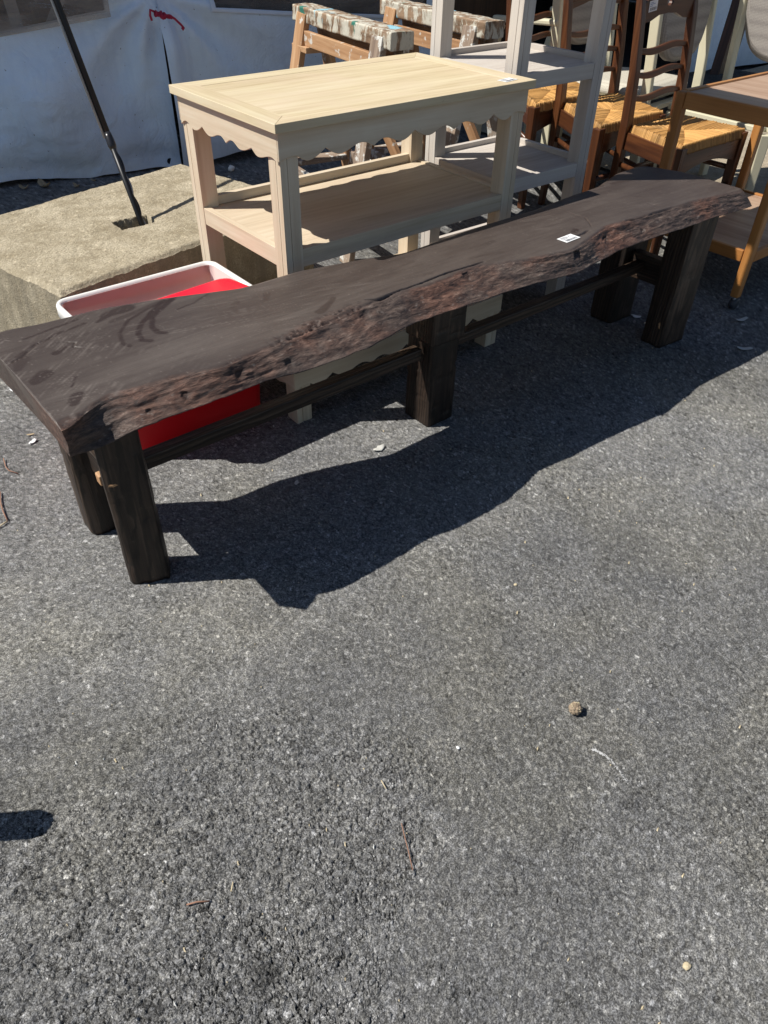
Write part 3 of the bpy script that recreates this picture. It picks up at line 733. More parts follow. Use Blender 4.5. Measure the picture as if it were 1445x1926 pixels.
tb = (.883, 1.42, 0); TW, TD, TH = .790, .465, .741
table = thing('side_table', 'pale whitewashed three tier side table with scalloped aprons, behind the middle of the dark bench', 'table', tb)
def build_table():
    P = table; w = .046; o = .016; X0, X1, Y0, Y1 = o, TW-o, o, TD-o; ZT = TH-.018
    # top: mitred border boards and a centre panel
    b = .055; h = .018
    box('top_panel', b, TW-b, b, TD-b, ZT, TH-.0006, M['palex'], P, .0004)
    def trap(name, pts, mat):
        v = [(x, y, ZT) for x, y in pts]+[(x, y, TH) for x, y in pts]; n_ = 4
        c = (sum(p[0] for p in pts)/4, sum(p[1] for p in pts)/4, TH)
        v = [(a-c[0], d-c[1], e-c[2]) for a, d, e in v]
        o_ = link(name, mesh(v, [(3, 2, 1, 0), (4, 5, 6, 7), (0, 1, 5, 4), (1, 2, 6, 5), (2, 3, 7, 6), (3, 0, 4, 7)]), mat, P, c); bevel(o_, .0005, 1)
    e = .0001
    trap('border_board', [(e, 0), (TW-e, 0), (TW-b-e, b-e), (b+e, b-e)], M['palex'])
    trap('border_board', [(b+e, TD-b+e), (TW-b-e, TD-b+e), (TW-e, TD), (e, TD)], M['palex'])
    trap('border_board', [(0, e), (b-e, b+e), (b-e, TD-b-e), (0, TD-e)], M['paley'])
    trap('border_board', [(TW-b+e, b+e), (TW, e), (TW, TD-e), (TW-b+e, TD-b-e)], M['paley'])
    for (x, y, sx, sy) in ((X0+w/2, Y0+w/2, -1, -1), (X1-w/2, Y0+w/2, 1, -1), (X0+w/2, Y1-w/2, -1, 1), (X1-w/2, Y1-w/2, 1, 1)):
        grooved_leg('leg', x, y, w, ZT-.0005, P, M['pinkz'], 0, sx, sy)
    g = .0045; zl = .655
    apron('apron', X0-g, X1+g, Y0-g, Y0-.0003, ZT-.0005, zl, .0205, M['pinkx'], P, 'y', LONG)
    apron('apron', X0-g, X1+g, Y1+.0003, Y1+g, ZT-.0005, zl, .0205, M['pinkx'], P, 'y', LONG)
    apron('apron', Y0, Y1, X0-g, X0-.0003, ZT-.0006, zl, .0175, M['pinky'], P, 'x', SHORT)
    apron('apron', Y0, Y1, X1+.0003, X1+g, ZT-.0006, zl, .0175, M['pinky'], P, 'x', SHORT)
    # middle tray
    zt, rh = .466, .042
    def tray(zt, rh, nm, lip=True):
        box(nm, X0+.004, X1-.004, Y0+.004, Y1-.004, zt-.014, zt-.0035, M['pinkx'], P, 0)
        box('rail', X0+w, X1-w, Y0+.001, Y0+.019, zt-rh, zt, M['pinkx'], P, .001)
        box('rail', X0+w, X1-w, Y1-.019, Y1-.001, zt-rh, zt, M['pinkx'], P, .001)
        box('rail', X0+.001, X0+.019, Y0+w, Y1-w, zt-rh, zt, M['pinky'], P, .001)
        box('rail', X1-.019, X1-.001, Y0+w, Y1-w, zt-rh, zt, M['pinky'], P, .001)
        if lip: box('back_lip', X0+w, X1-w, Y1-.038, Y1-.020, zt-.003, zt+.020, M['pinkx'], P, .001)
    tray(zt, rh, 'middle_shelf')
    tray(.165, .03, 'bottom_shelf', False)
    apron('apron', X0-g, X1+g, Y0-g, Y0-.0003, .164, .0985, .0205, M['pinkx'], P, 'y', LONG)
    apron('apron', X0-g, X1+g, Y1+.0003, Y1+g, .164, .0985, .0205, M['pinkx'], P, 'y', LONG)
    apron('apron', Y0, Y1, X0-g, X0-.0003, .163, .0985, .0175, M['pinky'], P, 'x', SHORT)
    apron('apron', Y0, Y1, X1+.0003, X1+g, .163, .0985, .0175, M['pinky'], P, 'x', SHORT)
    sticker('price_label', P, (1.606-tb[0], 1.458-tb[1]), math.radians(8), .05, .028, TH+.0004)
build_table()

# ================================================================== TALL SHELF UNIT
sb = (1.722, 1.535, 0)
shelf = thing('shelf_unit', 'tall limed wood shelf unit with square posts behind the right half of the dark bench', 'shelf unit', sb, math.radians(-1.0))
def build_shelf():
    P = shelf; Wd, Dp, w, H = .373, .352, .044, 1.42
    for (x, y, sx, sy) in ((w/2, w/2, -1, -1), (Wd-w/2, w/2, 1, -1), (w/2, Dp-w/2, -1, 1), (Wd-w/2, Dp-w/2, 1, 1)):
        grooved_leg('post', x, y, w, H, P, M['greyz'], 0, sx, sy)
    for zt in (.164, .455, .728, 1.06, 1.40):
        rh = .04
        box('shelf_board', .004, Wd-.004, .004, Dp-.004, zt-.013, zt-.003, M['greyx'], P, 0)
        box('rail', w+.0005, Wd-w-.0005, .001, .018, zt-rh, zt, M['greyx'], P, .001)
        box('rail', w+.0005, Wd-w-.0005, Dp-.018, Dp-.001, zt-rh, zt+.012, M['greyx'], P, .001)
        box('rail', .001, .018, w+.0005, Dp-w-.0005, zt-rh, zt, M['greyy'], P, .001)
        box('rail', Wd-.018, Wd-.001, w+.0005, Dp-w-.0005, zt-rh, zt+.012, M['greyy'], P, .001)
    apron('apron', w, Wd-w, -.001, -.0003, .160, .0985, .02, M['greyx'], P, 'y', SHORT)
    apron('apron', w, Dp-w, -.006, -.0003, .160, .0985, .02, M['greyy'], P, 'x', SHORT)
build_shelf()

# ================================================================== COOLER AND ITS LID
def rrect(x0, x1, y0, y1, r, n=6):
    out = []
    for cx, cy, a0 in ((x1-r, y1-r, 0), (x0+r, y1-r, 90), (x0+r, y0+r, 180), (x1-r, y0+r, 270)):
        for i in range(n+1):
            a = math.radians(a0+90*i/n); out.append((cx+r*math.cos(a), cy+r*math.sin(a)))
    return out
def loft(name, rings, mat, parent, cap0=True, cap1=True, smooth=True, flip=False):
    n_ = len(rings[0][0]); v = []; f = []
    for pts, z in rings: v += [(p[0], p[1], z) for p in pts]
    for i in range(len(rings)-1):
        for k in range(n_):
            q = (i*n_+k, i*n_+(k+1) % n_, (i+1)*n_+(k+1) % n_, (i+1)*n_+k); f.append(q)
    if cap0: f.append(tuple(range(n_-1, -1, -1)))
    if cap1: f.append(tuple((len(rings)-1)*n_+k for k in range(n_)))
    me = mesh(v, f); o = link(name, me, mat, parent)
    if smooth:
        me.polygons.foreach_set('use_smooth', [len(p.vertices) == 4 for p in me.polygons])
    return o
cb = (.672, 1.655, 0)
cooler = thing('cooler_box', 'open red cool box with a white rim and pink looking inside, by the concrete block', 'cool box', cb)
HX, HY, CH = .216, .137, .345
def rr(d, r=.03): return rrect(-HX+d, HX-d, -HY+d, HY-d, r)
bd = loft('body', [(rr(.030), 0), (rr(.026), .004), (rr(.014), .28), (rr(.010), .318)], M['shell'], cooler, True, False)
loft('rim', [(rr(.006), .312), (rr(.0, .034), .316), (rr(.0, .034), .340), (rr(.003), CH), (rr(.009, .026), CH), (rr(.0125, .024), .338)], M['whitepl'], cooler, False, False)
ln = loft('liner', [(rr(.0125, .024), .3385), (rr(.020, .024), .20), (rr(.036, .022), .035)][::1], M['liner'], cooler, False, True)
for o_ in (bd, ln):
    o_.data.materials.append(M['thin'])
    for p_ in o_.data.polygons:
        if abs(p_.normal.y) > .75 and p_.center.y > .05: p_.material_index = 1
# lid standing on its long edge inside the box, leaning forward
lid = thing('cooler_lid', 'bright red plastic lid lying tilted in the open cool box', 'lid', (.672, 1.580, .337), 0)
def build_lid():
    hx, hy = .190, .082
    def q(d, r=.028): return rrect(-hx+d, hx-d, -hy+d, hy-d, r)
    a = loft('lid_shell', [(q(.012, .02), -.020), (q(.004), -.018), (q(0), -.002), (q(.0), .008), (q(.006), .014), (q(.016, .022), .016)], M['lid'], lid)
    b = loft('lid_ridge', [(q(.018, .02), .0162), (q(.020, .02), .0185), (q(.025, .018), .019)], M['lid'], lid, False, True)
build_lid()
lid.rotation_euler = (math.radians(-7), math.radians(-2), math.radians(1))

# ================================================================== CONCRETE BLOCK, STRUT
bz = math.radians(12.7)
block = thing('concrete_block', 'large weathered concrete ballast block with a square socket, left behind the cool box', 'concrete block', (.516, 1.928, 0), bz)
def build_block():
    L, Wd, H = .955, .655, .30
    nx, ny = 260, 180
    X, Y = np.meshgrid(np.linspace(0, L, nx), np.linspace(0, Wd, ny), indexing='ij')
    Z = H+.007*(fbm(X*9, Y*9, 5, 3)-.5)+.003*(fbm(X*90, Y*90, 3, 4)-.5)
    hx, hy = .449, .275                                       # socket, in block coordinates
    u = (X-hx)*math.cos(.25)-(Y-hy)*math.sin(.25); v = (X-hx)*math.sin(.25)+(Y-hy)*math.cos(.25)
    m = sstep(.006, 0, np.maximum(np.abs(u)-.050, np.abs(v)-.034)+.006*(fbm(X*60, Y*60, 3, 6)-.5)); Z = Z-.11*m
    ed = np.minimum(np.minimum(X, L-X), np.minimum(Y, Wd-Y))
    Z = Z-.010*np.exp(-(ed/.008)**2)*(.5+fbm(X*25, Y*25, 3, 8))
    top = grid_mesh(np.stack([X, Y, Z], -1)); link('block_top', top, M['conc'], block)
    # sides share the rim of the top
    rim = [(i, 0) for i in range(nx)]+[(nx-1, j) for j in range(1, ny)]+[(i, ny-1) for i in range(nx-2, -1, -1)]+[(0, j) for j in range(ny-2, 0, -1)]
    R_ = np.array([[X[i, j], Y[i, j], Z[i, j]] for i, j in rim]); k = 40; t = np.linspace(0, 1, k)[:, None]
    ctr = np.array([L/2, Wd/2]); arc = np.arange(len(rim))[None, :]*.004
    out = .006*(fbm(arc*9, t*5, 4, 9)-.5)*np.minimum(1, t*8)
    dv = R_[:, :2]-ctr; dn = dv/np.linalg.norm(dv, axis=1)[:, None]
    Q = np.zeros((k, len(rim), 3)); Q[..., 0] = R_[None, :, 0]+dn[None, :, 0]*out; Q[..., 1] = R_[None, :, 1]+dn[None, :, 1]*out; Q[..., 2] = R_[None, :, 2]*(1-t)
    link('block_side', grid_mesh(Q, wrap=True), M['conc'], block)
build_block()

strut = thing('tent_strut', 'slim black steel strut rising from the concrete block, its lower part wrapped in tape', 'strut', (.90, 2.22, .24))
def build_strut():
    b = Vector((0, 0, 0)); d = Vector((.075, .80, 1.0))
    p = lambda t, dx=0, dz=0: Vector((d.x*t+dx, d.y*t+dz, t))
    tube('steel_tube', [p(.26), p(2.05)], .0095, M['black'], strut, 12)
    tube('steel_rod', [p(0), p(.15), p(.30)], .0088, M['black'], strut, 10)
    box('foot_plate', -.03, .03, -.03, .03, 0, .012, M['steel'], strut, .002)
    # guy line twisted beside the tube
    for k, ph in enumerate((0, math.pi)):
        pts = []
        for i in range(60):
            t = .02+.26*i/59; a = ph+t*60; q = p(t); pts.append(q+Vector((math.cos(a)*.006+.004, math.sin(a)*.004, 0)))
        tube('twisted_cable', pts, .0040, M['steel'] if k else M['tape'], strut, 6)
    tube('guy_line', [p(.27, -.013), p(2.05, -.022)], .0040, M['steel'], strut, 6)
    tube('tape_wrap', [p(.24), p(.25), p(.27), p(.28)], [.009, .0125, .012, .0105], M['tape'], strut, 14)
build_strut()

# ================================================================== SAWHORSES
def sawhorse(name, label, ax, ay, bx, by, seed, mats):
    """beam from (ax,ay) near end to (bx,by) far end, top at .75"""
    a = Vector((ax, ay, 0)); b = Vector((bx, by, 0)); L = (b-a).length; ang = math.atan2(b.y-a.y, b.x-a.x)
    T = thing(name, label, 'sawhorse', a, ang-math.pi/2, 'paint splashed sawhorses behind the side table')
    ZT, bw, bh = .75, .088, .052
    rs = np.random.default_rng(seed)
    nx, m = 90, 40
    ys = np.linspace(0, L, nx)[:, None]; th = np.linspace(0, 2*np.pi, m, endpoint=False)[None, :]
    sx = np.clip(np.cos(th)*1.38, -1, 1); sz = np.clip(np.sin(th)*1.38, -1, 1)
    dd = .004*(fbm(ys*30+seed, th*2, 4, seed)-.5)
    P = np.stack([sx*(bw/2+dd)+0*ys, ys+0*th+.004*(fbm(th*2, th*0+seed, 2, 3)-.5), ZT-bh/2+sz*(bh/2+dd)], -1)
    me = grid_mesh(P, wrap=True)
    import bmesh
    bm = bmesh.new(); bm.from_mesh(me); bm.verts.ensure_lookup_table()
    bm.faces.new([bm.verts[i] for i in range(m)][::-1]); bm.faces.new([bm.verts[(nx-1)*m+i] for i in range(m)])
    bmesh.ops.recalc_face_normals(bm, faces=bm.faces); bm.to_mesh(me); bm.free()
    link('beam', me, M['beam'], T)
    zb = ZT-bh
    for k, (y, dy) in enumerate(((.085, -.03), (L-.085, .03))):
        for s in (-1, 1):
            bar('leg', (s*.19, y+dy, 0), (s*.036, y, zb+.03), .075, .024, M['oldz' if (k+s) % 2 else 'rawz'], T, up=(1, 0, 0), bev=.002)
        bar('end_board', (-.07, y+.014*(1 if k == 0 else -1), zb-.08), (.07, y+.014*(1 if k == 0 else -1), zb-.08), .02, .13, M['rawz'], T, up=(0, 1, 0), bev=.002)
        bar('cross_brace', (-.15, y+dy*.7, .20), (.15, y+dy*.7, .20), .02, .07, M['oldz'], T, up=(0, 1, 0), bev=.002)
    for s in (-1, 1):
        bar('side_rail', (s*.046, .10, zb-.045), (s*.046, L-.10, zb-.045), .05, .018, M['rawz'], T, up=(0, 1, 0), bev=.002)
    bar('diagonal_brace', (.16, .12, .16), (.05, L*.55, .60), .045, .02, M['rawz'], T, up=(1, 0, 0), bev=.002)
    bar('bottom_rail', (-.155, .06, .20), (-.155, L-.06, .20), .05, .018, M['oldz'], T, up=(0, 1, 0), bev=.002)
    bar('bottom_rail', (.155, .06, .20), (.155, L-.06, .20), .05, .018, M['oldz'], T, up=(0, 1, 0), bev=.002)
    return T
sawhorse('sawhorse', 'left of the two paint splashed sawhorses, its beam end just behind the side table', 1.842, 2.147, 1.962, 2.89, 3, None)
sawhorse('sawhorse', 'right of the two paint splashed sawhorses, seen behind the left posts of the shelf unit', 2.27, 2.147, 2.35, 2.83, 8, None)

# ================================================================== RUSH SEATED CHAIRS
def rush_seat(xb0, xb1, yb, xf0, xf1, yf, z, seed):
    n1, n2 = 270, 240
    U_, V_ = np.meshgrid(np.linspace(-1, 1, n1), np.linspace(-1, 1, n2), indexing='ij')   # V -1 front, +1 back
    x0 = xf0+(xb0-xf0)*(V_+1)/2; x1 = xf1+(xb1-xf1)*(V_+1)/2
    X = (x0+x1)/2+U_*(x1-x0)/2; Y = yf+(yb-yf)*(V_+1)/2
    e = np.maximum(np.abs(U_), np.abs(V_))
    side = np.abs(U_) > np.abs(V_)
    fr = 25
    q = np.where(side, V_*fr+.7*vnoise(U_*4+3, V_*9+9, seed), U_*fr+.7*vnoise(U_*9+7, V_*4+2, seed+1))
    strand = np.abs(np.sin(np.pi*q)); sid = np.floor(q)
    tone = _h(np.floor(q)+300, np.floor(side*2.0+(U_ > 0)*1+(V_ > 0)*4), 0, seed)
    Z = z-.010*(1-np.abs(np.abs(U_)-np.abs(V_)))**8*(1-e*.6)*.5 - .034*sstep(.90, 1.0, e)**2 - .006*(1-e)**2 + (.0030*strand+.0022*tone)*(1+1.0*sstep(.85, .97, e))
    col = np.stack([.46+.34*tone, .24+.21*tone, .070+.085*tone], -1)*(.22+.78*np.clip(strand*1.35, 0, 1))[..., None]
    dk = sstep(.6, .8, fbm(X*9, Y*14, 4, seed+4)); col = col*(1-.45*dk[..., None])
    # roll down below the edge
    me = grid_mesh(np.stack([X, Y, Z], -1)); col_attr(me, 'tone', col.reshape(-1, 3))
    sol = None
    return me
def rush_chair(label, xb0, xb1, yb, xf0, xf1, yf, seed, with_label=False, base=None, lean=.0):
    zs = .420
    bs = ((xb0+xb1)/2, (yb+yf)/2, 0)
    T = thing('rush_chair', label, 'chair', bs, 0, 'rush seated ladder back chairs in a row')
    X = lambda x: x-bs[0]; Y = lambda y: y-bs[1]
    me = rush_seat(X(xb0), X(xb1), Y(yb), X(xf0), X(xf1), Y(yf), zs, seed)
    o = link('rush_seat', me, M['rush'], T)
    cz = M['chairz']
    # back posts, slightly S curved, square
    for x, s in ((xb0, -1), (xb1, 1)):
        pts = [(X(x)+s*.002, Y(yb)+.012+dy, z) for z, dy in ((0, .02), (.2, .008), (.42, 0), (.60, .012), (.76, .034), (.83, .048))]
        rings = []
        ww = [.013, .015, .018, .016, .015, .013]
        for (px, py, pz), w in zip(pts, ww): rings.append(([(px-w, py-w), (px+w, py-w), (px+w, py+w), (px-w, py+w)], pz))
        c = [( (p, z)) for p, z in rings]
        ob = loft('back_post', c, cz, T, True, True, False); bevel(ob, .005, 3)
    for x in (xf0, xf1):
        bar('front_leg', (X(x)+(.018 if x == xf0 else -.018), Y(yf)+.016, 0), (X(x)+(.018 if x == xf0 else -.018), Y(yf)+.016, .412), .026, .026, cz, T, bev=.003, w2=.038, h2=.036)
    # wavy slats
    def slat(z, h, yy, nm='slat', wave=.007):
        pts_t, pts_b = [], []
        xa, xe = X(xb0)+.012, X(xb1)-.012; k = 16
        for i in range(k+1):
            t = i/k; zz = wave*math.sin((t-.02)*2*math.pi)*-1
            hh = h*(.75+.35*math.sin(math.pi*t))
            pts_t.append((xa+(xe-xa)*t, z+zz+hh/2)); pts_b.append((xa+(xe-xa)*t, z+zz-hh/2))
        poly = pts_b+pts_t[::-1]
        ob = prism(nm, poly, yy-.007, yy+.007, M['chairx'], T, 'y', .003)
        return ob
    slat(.508, .022, Y(yb)+.020); slat(.584, .022, Y(yb)+.026); slat(.660, .023, Y(yb)+.034)
    # crest rail with a hole
    xa, xe = X(xb0)+.012, X(xb1)-.012; xc = (xa+xe)/2; yy = Y(yb)+.052
    outer = [(xa, .742), (xa+.05, .748), (xc-.06, .764), (xc, .768), (xc+.06, .764), (xe-.05, .748), (xe, .742), (xe, .815), (xc+.05, .848), (xc-.05, .848), (xa, .815)]
    hole = [(xc+.022*math.cos(a*math.pi/6), .806+.020*math.sin(a*math.pi/6)) for a in range(12)]
    v = []; f = []
    # fan the ring between hole and outer by angle
    nO = 48; ring = []
    for i in range(nO):
        a = 2*math.pi*i/nO; dx, dz = math.cos(a), math.sin(a); best = None
        for j in range(len(outer)):
            x1, z1 = outer[j]; x2, z2 = outer[(j+1) % len(outer)]
            den = dx*(z2-z1)-dz*(x2-x1)
            if abs(den) < 1e-9: continue
            t = ((x1-xc)*(z2-z1)-(z1-.806)*(x2-x1))/den; s_ = ((x1-xc)*dz-(z1-.806)*dx)/den
            if t > 0 and -1e-6 <= s_ <= 1+1e-6 and (best is None or t < best): best = t
        ring.append(((xc+dx*best, .806+dz*best), (xc+.021*dx, .806+.017*dz)))
    for yv in (yy-.009, yy+.009):
        for ou, inn in ring: v.append((ou[0], yv, ou[1])); v.append((inn[0], yv, inn[1]))
    K = nO*2
    for i in range(nO):
        j = (i+1) % nO
        f += [(2*i, 2*j, 2*j+1, 2*i+1), (K+2*i, K+2*i+1, K+2*j+1, K+2*j), (2*i, K+2*i, K+2*j, 2*j), (2*i+1, 2*j+1, K+2*j+1, K+2*i+1)]
    me = mesh(v, f)
    import bmesh
    bm = bmesh.new(); bm.from_mesh(me); bmesh.ops.recalc_face_normals(bm, faces=bm.faces); bm.to_mesh(me); bm.free()
    link('crest_rail', me, M['chairx'], T)
    # curved front rail and side rails, stretchers
    k = 14; poly = []
    fx0, fx1 = X(xf0)+.036, X(xf1)-.036
    pb = [(fx0+(fx1-fx0)*i/k, .312+.030*math.sin(math.pi*i/k)) for i in range(k+1)]
    prism('front_rail', pb+[(fx1, .398), (fx0, .398)], Y(yf)+.006, Y(yf)+.024, M['chairx'], T, 'y', .002)
    for xa_, xe_ in ((xf0+.018, xb0), (xf1-.018, xb1)):
        bar('side_rail', (X(xa_), Y(yf)+.036, .368), (X(xe_), Y(yb), .368), .016, .062, cz, T, up=(0, 0, 1), bev=.002)
        tube('side_stretcher', [(X(xa_), Y(yf)+.03, .19), (X(xe_), Y(yb), .19)], .010, M['chairz'], T, 10)
        tube('side_stretcher', [(X(xa_), Y(yf)+.03, .28), (X(xe_), Y(yb), .28)], .010, M['chairz'], T, 10)
    tube('back_stretcher', [(X(xb0), Y(yb)+.016, .25), (X(xb1), Y(yb)+.016, .25)], .009, M['chairz'], T, 10)
    tube('front_stretcher', [(X(xf0)+.018, Y(yf)+.016, .22), (X(xf1)-.018, Y(yf)+.016, .22)], .010, M['chairz'], T, 10)
    if with_label:
        s = sticker('price_label', T, (xa+.045, yy-.0095), 0, .048, .034, .795, rx=math.radians(90), blue=True)
        s.rotation_euler = (math.radians(90), math.radians(-6), 0)
    return T
rush_chair('rush seated ladder back chair with a white price label on its crest rail', 2.712, 3.035, 1.815, 2.615, 3.055, 1.515, 11, True)
rush_chair('middle one of the three rush seated chairs, seat right behind a shelf unit post', 2.795, 3.150, 2.215, 2.60, 3.03, 1.865, 12)
rush_chair('farthest left rush seated chair, mostly hidden behind the shelf unit', 2.90, 3.24, 2.62, 2.66, 3.10, 2.25, 13)

# ================================================================== CREAM CHAIRS
def cream_chair(label, x, y, rz, arms=True, w=.50, seat=.42):
    T = thing('cream_chair', label, 'chair', (x, y, 0), rz, 'cream framed chairs with grey woven backs')
    C_ = M['cream']; h = w/2; d = .44
    # y = +d/2 is the back; the sitter faces -y
    for s in (-1, 1):
        ob = loft('back_post', [([(s*h-.014+dx, d/2-.022+dy), (s*h+.014+dx, d/2-.022+dy), (s*h+.014+dx, d/2+.022+dy), (s*h-.014+dx, d/2+.022+dy)], z)
                  for z, dx, dy in ((0, 0, .02), (.25, 0, .01), (.45, 0, 0), (.75, 0, -.03), (1.05, 0, -.07))], C_, T, True, True, False); bevel(ob, .006, 3)
        bar('front_leg', (s*(h-.01), -d/2+.02, 0), (s*(h-.02), -d/2+.03, seat-.07), .028, .028, C_, T, w2=.042, h2=.042, bev=.004)
        if arms:
            bar('arm_post', (s*(h-.005), -d/2+.05, seat-.05), (s*h, -d/2+.12, seat+.18), .026, .03, C_, T, bev=.004)
            bar('arm', (s*h, -d/2+.07, seat+.20), (s*h, d/2+.0, seat+.215), .036, .026, C_, T, bev=.008)
        bar('side_rail', (s*(h-.012), -d/2+.04, seat-.055), (s*(h-.012), d/2-.02, seat-.055), .05, .02, C_, T, bev=.003)
    bar('front_rail', (-h+.03, -d/2+.03, seat-.055), (h-.03, -d/2+.03, seat-.055), .05, .02, C_, T, bev=.003)
    bar('back_rail', (-h+.014, d/2, seat-.055), (h-.014, d/2, seat-.055), .04, .02, C_, T, bev=.003)
    bar('top_rail', (-h+.014, d/2-.068, 1.035), (h-.014, d/2-.068, 1.035), .04, .03, C_, T, bev=.006)
    # cushion
    def se(hx, hy, p=5, n=40):
        return [(hx*math.copysign(abs(math.cos(a))**(2/p), math.cos(a)), hy*math.copysign(abs(math.sin(a))**(2/p), math.sin(a))) for a in [2*math.pi*i/n for i in range(n)]]
    loft('seat_cushion', [(se(h-.035, d/2-.02), seat-.035), (se(h-.018, d/2-.004), seat-.020), (se(h-.016, d/2-.002), seat-.004), (se(h-.03, d/2-.015), seat+.012), (se(h-.09, d/2-.07, 4), seat+.022)], M['seatfab'], T)
    # oval hung back panel, front and rear skins bulged
    n_ = 48; rings = []
    cx, cz, hx, hz = 0, .80, h-.022, .27
    v = []; f = []
    lev = [(.90, -.024), (1.0, -.012), (1.0, .012), (.90, .024)]
    for sc_, off in lev:
        for i in range(n_):
            a = 2*math.pi*i/n_; px = hx*sc_*math.copysign(abs(math.cos(a))**.62, math.cos(a)); pz = cz+hz*sc_*math.copysign(abs(math.sin(a))**.75, math.sin(a))
            yb = d/2-.10*(pz-.45)*1.1
            v.append((px, yb+off, pz))
    for r_ in range(3):
        for k in range(n_): f.append((r_*n_+k, r_*n_+(k+1) % n_, (r_+1)*n_+(k+1) % n_, (r_+1)*n_+k))
    f.append(tuple(range(n_))); f.append(tuple(3*n_+k for k in range(n_-1, -1, -1)))
    me = mesh(v, f)
    import bmesh
    bm = bmesh.new(); bm.from_mesh(me); bmesh.ops.recalc_face_normals(bm, faces=bm.faces); bm.to_mesh(me); bm.free()
    me.polygons.foreach_set('use_smooth', [len(p.vertices) == 4 for p in me.polygons])
    link('back_panel', me, M['weave'], T)
    return T
cream_chair('cream armchair with grey oval back seen between the shelf unit posts, leftmost of its kind', 3.40, 2.86, math.radians(188))
cream_chair('cream framed chair with grey oval back directly behind the labelled rush chair', 3.42, 2.34, math.radians(188), False, .52)
cream_chair('cream framed chair with a big grey back at the right edge behind the trolley', 3.53, 1.80, math.radians(-92), False, .50)

# ================================================================== TROLLEY
tr0 = (2.48, 1.09, 0)
trolley = thing('serving_trolley', 'two tier orange beech serving trolley on castors at the right end of the dark bench', 'trolley', tr0)
def build_trolley():
    P = trolley; L, Wd, H, w = .62, .42, .618, .034
    for (x, y) in ((w/2, w/2), (w/2, Wd-w/2), (L-w/2, w/2), (L-w/2, Wd-w/2)):
        b_ = bar('leg', (x, y, .045), (x, y, H-.004), w*.85, w*.85, M['trollz'], P, bev=.005, w2=w, h2=w)
    for (x, y) in ((w/2, w/2), (w/2, Wd-w/2), (L-w/2, w/2), (L-w/2, Wd-w/2)):
        c_ = tube('castor', [(x+.006, y-.012, .019), (x+.006, y-.010, .019), (x+.006, y+.010, .019), (x+.006, y+.012, .019)], [.013, .019, .019, .013], M['rubber'], P, 20)
        c2 = tube('castor_fork', [(0, 0, .026), (0, 0, .046)], .006, M['steel'], c_, 10); c2.location = (x, y, 0)
    for z, hgt, nm in ((H, .052, 'top'), (.205, .040, 'lower_shelf')):
        box('side_rail', .004, .020, w+.0005, Wd-w-.0005, z-hgt, z-.002, M['trolly'], P, .003)
        box('side_rail', L-.020, L-.004, w+.0005, Wd-w-.0005, z-hgt, z-.002, M['trolly'], P, .003)
        box('long_rail', w+.0005, L-w-.0005, .004, .020, z-hgt, z-.002, M['trollx'], P, .003)
        box('long_rail', w+.0005, L-w-.0005, Wd-.020, Wd-.004, z-hgt, z-.002, M['trollx'], P, .003)
        box(nm, .0205, L-.0205, .0205, Wd-.0205, z-.018, z-.008, M['veneer'], P, .001)
build_trolley()

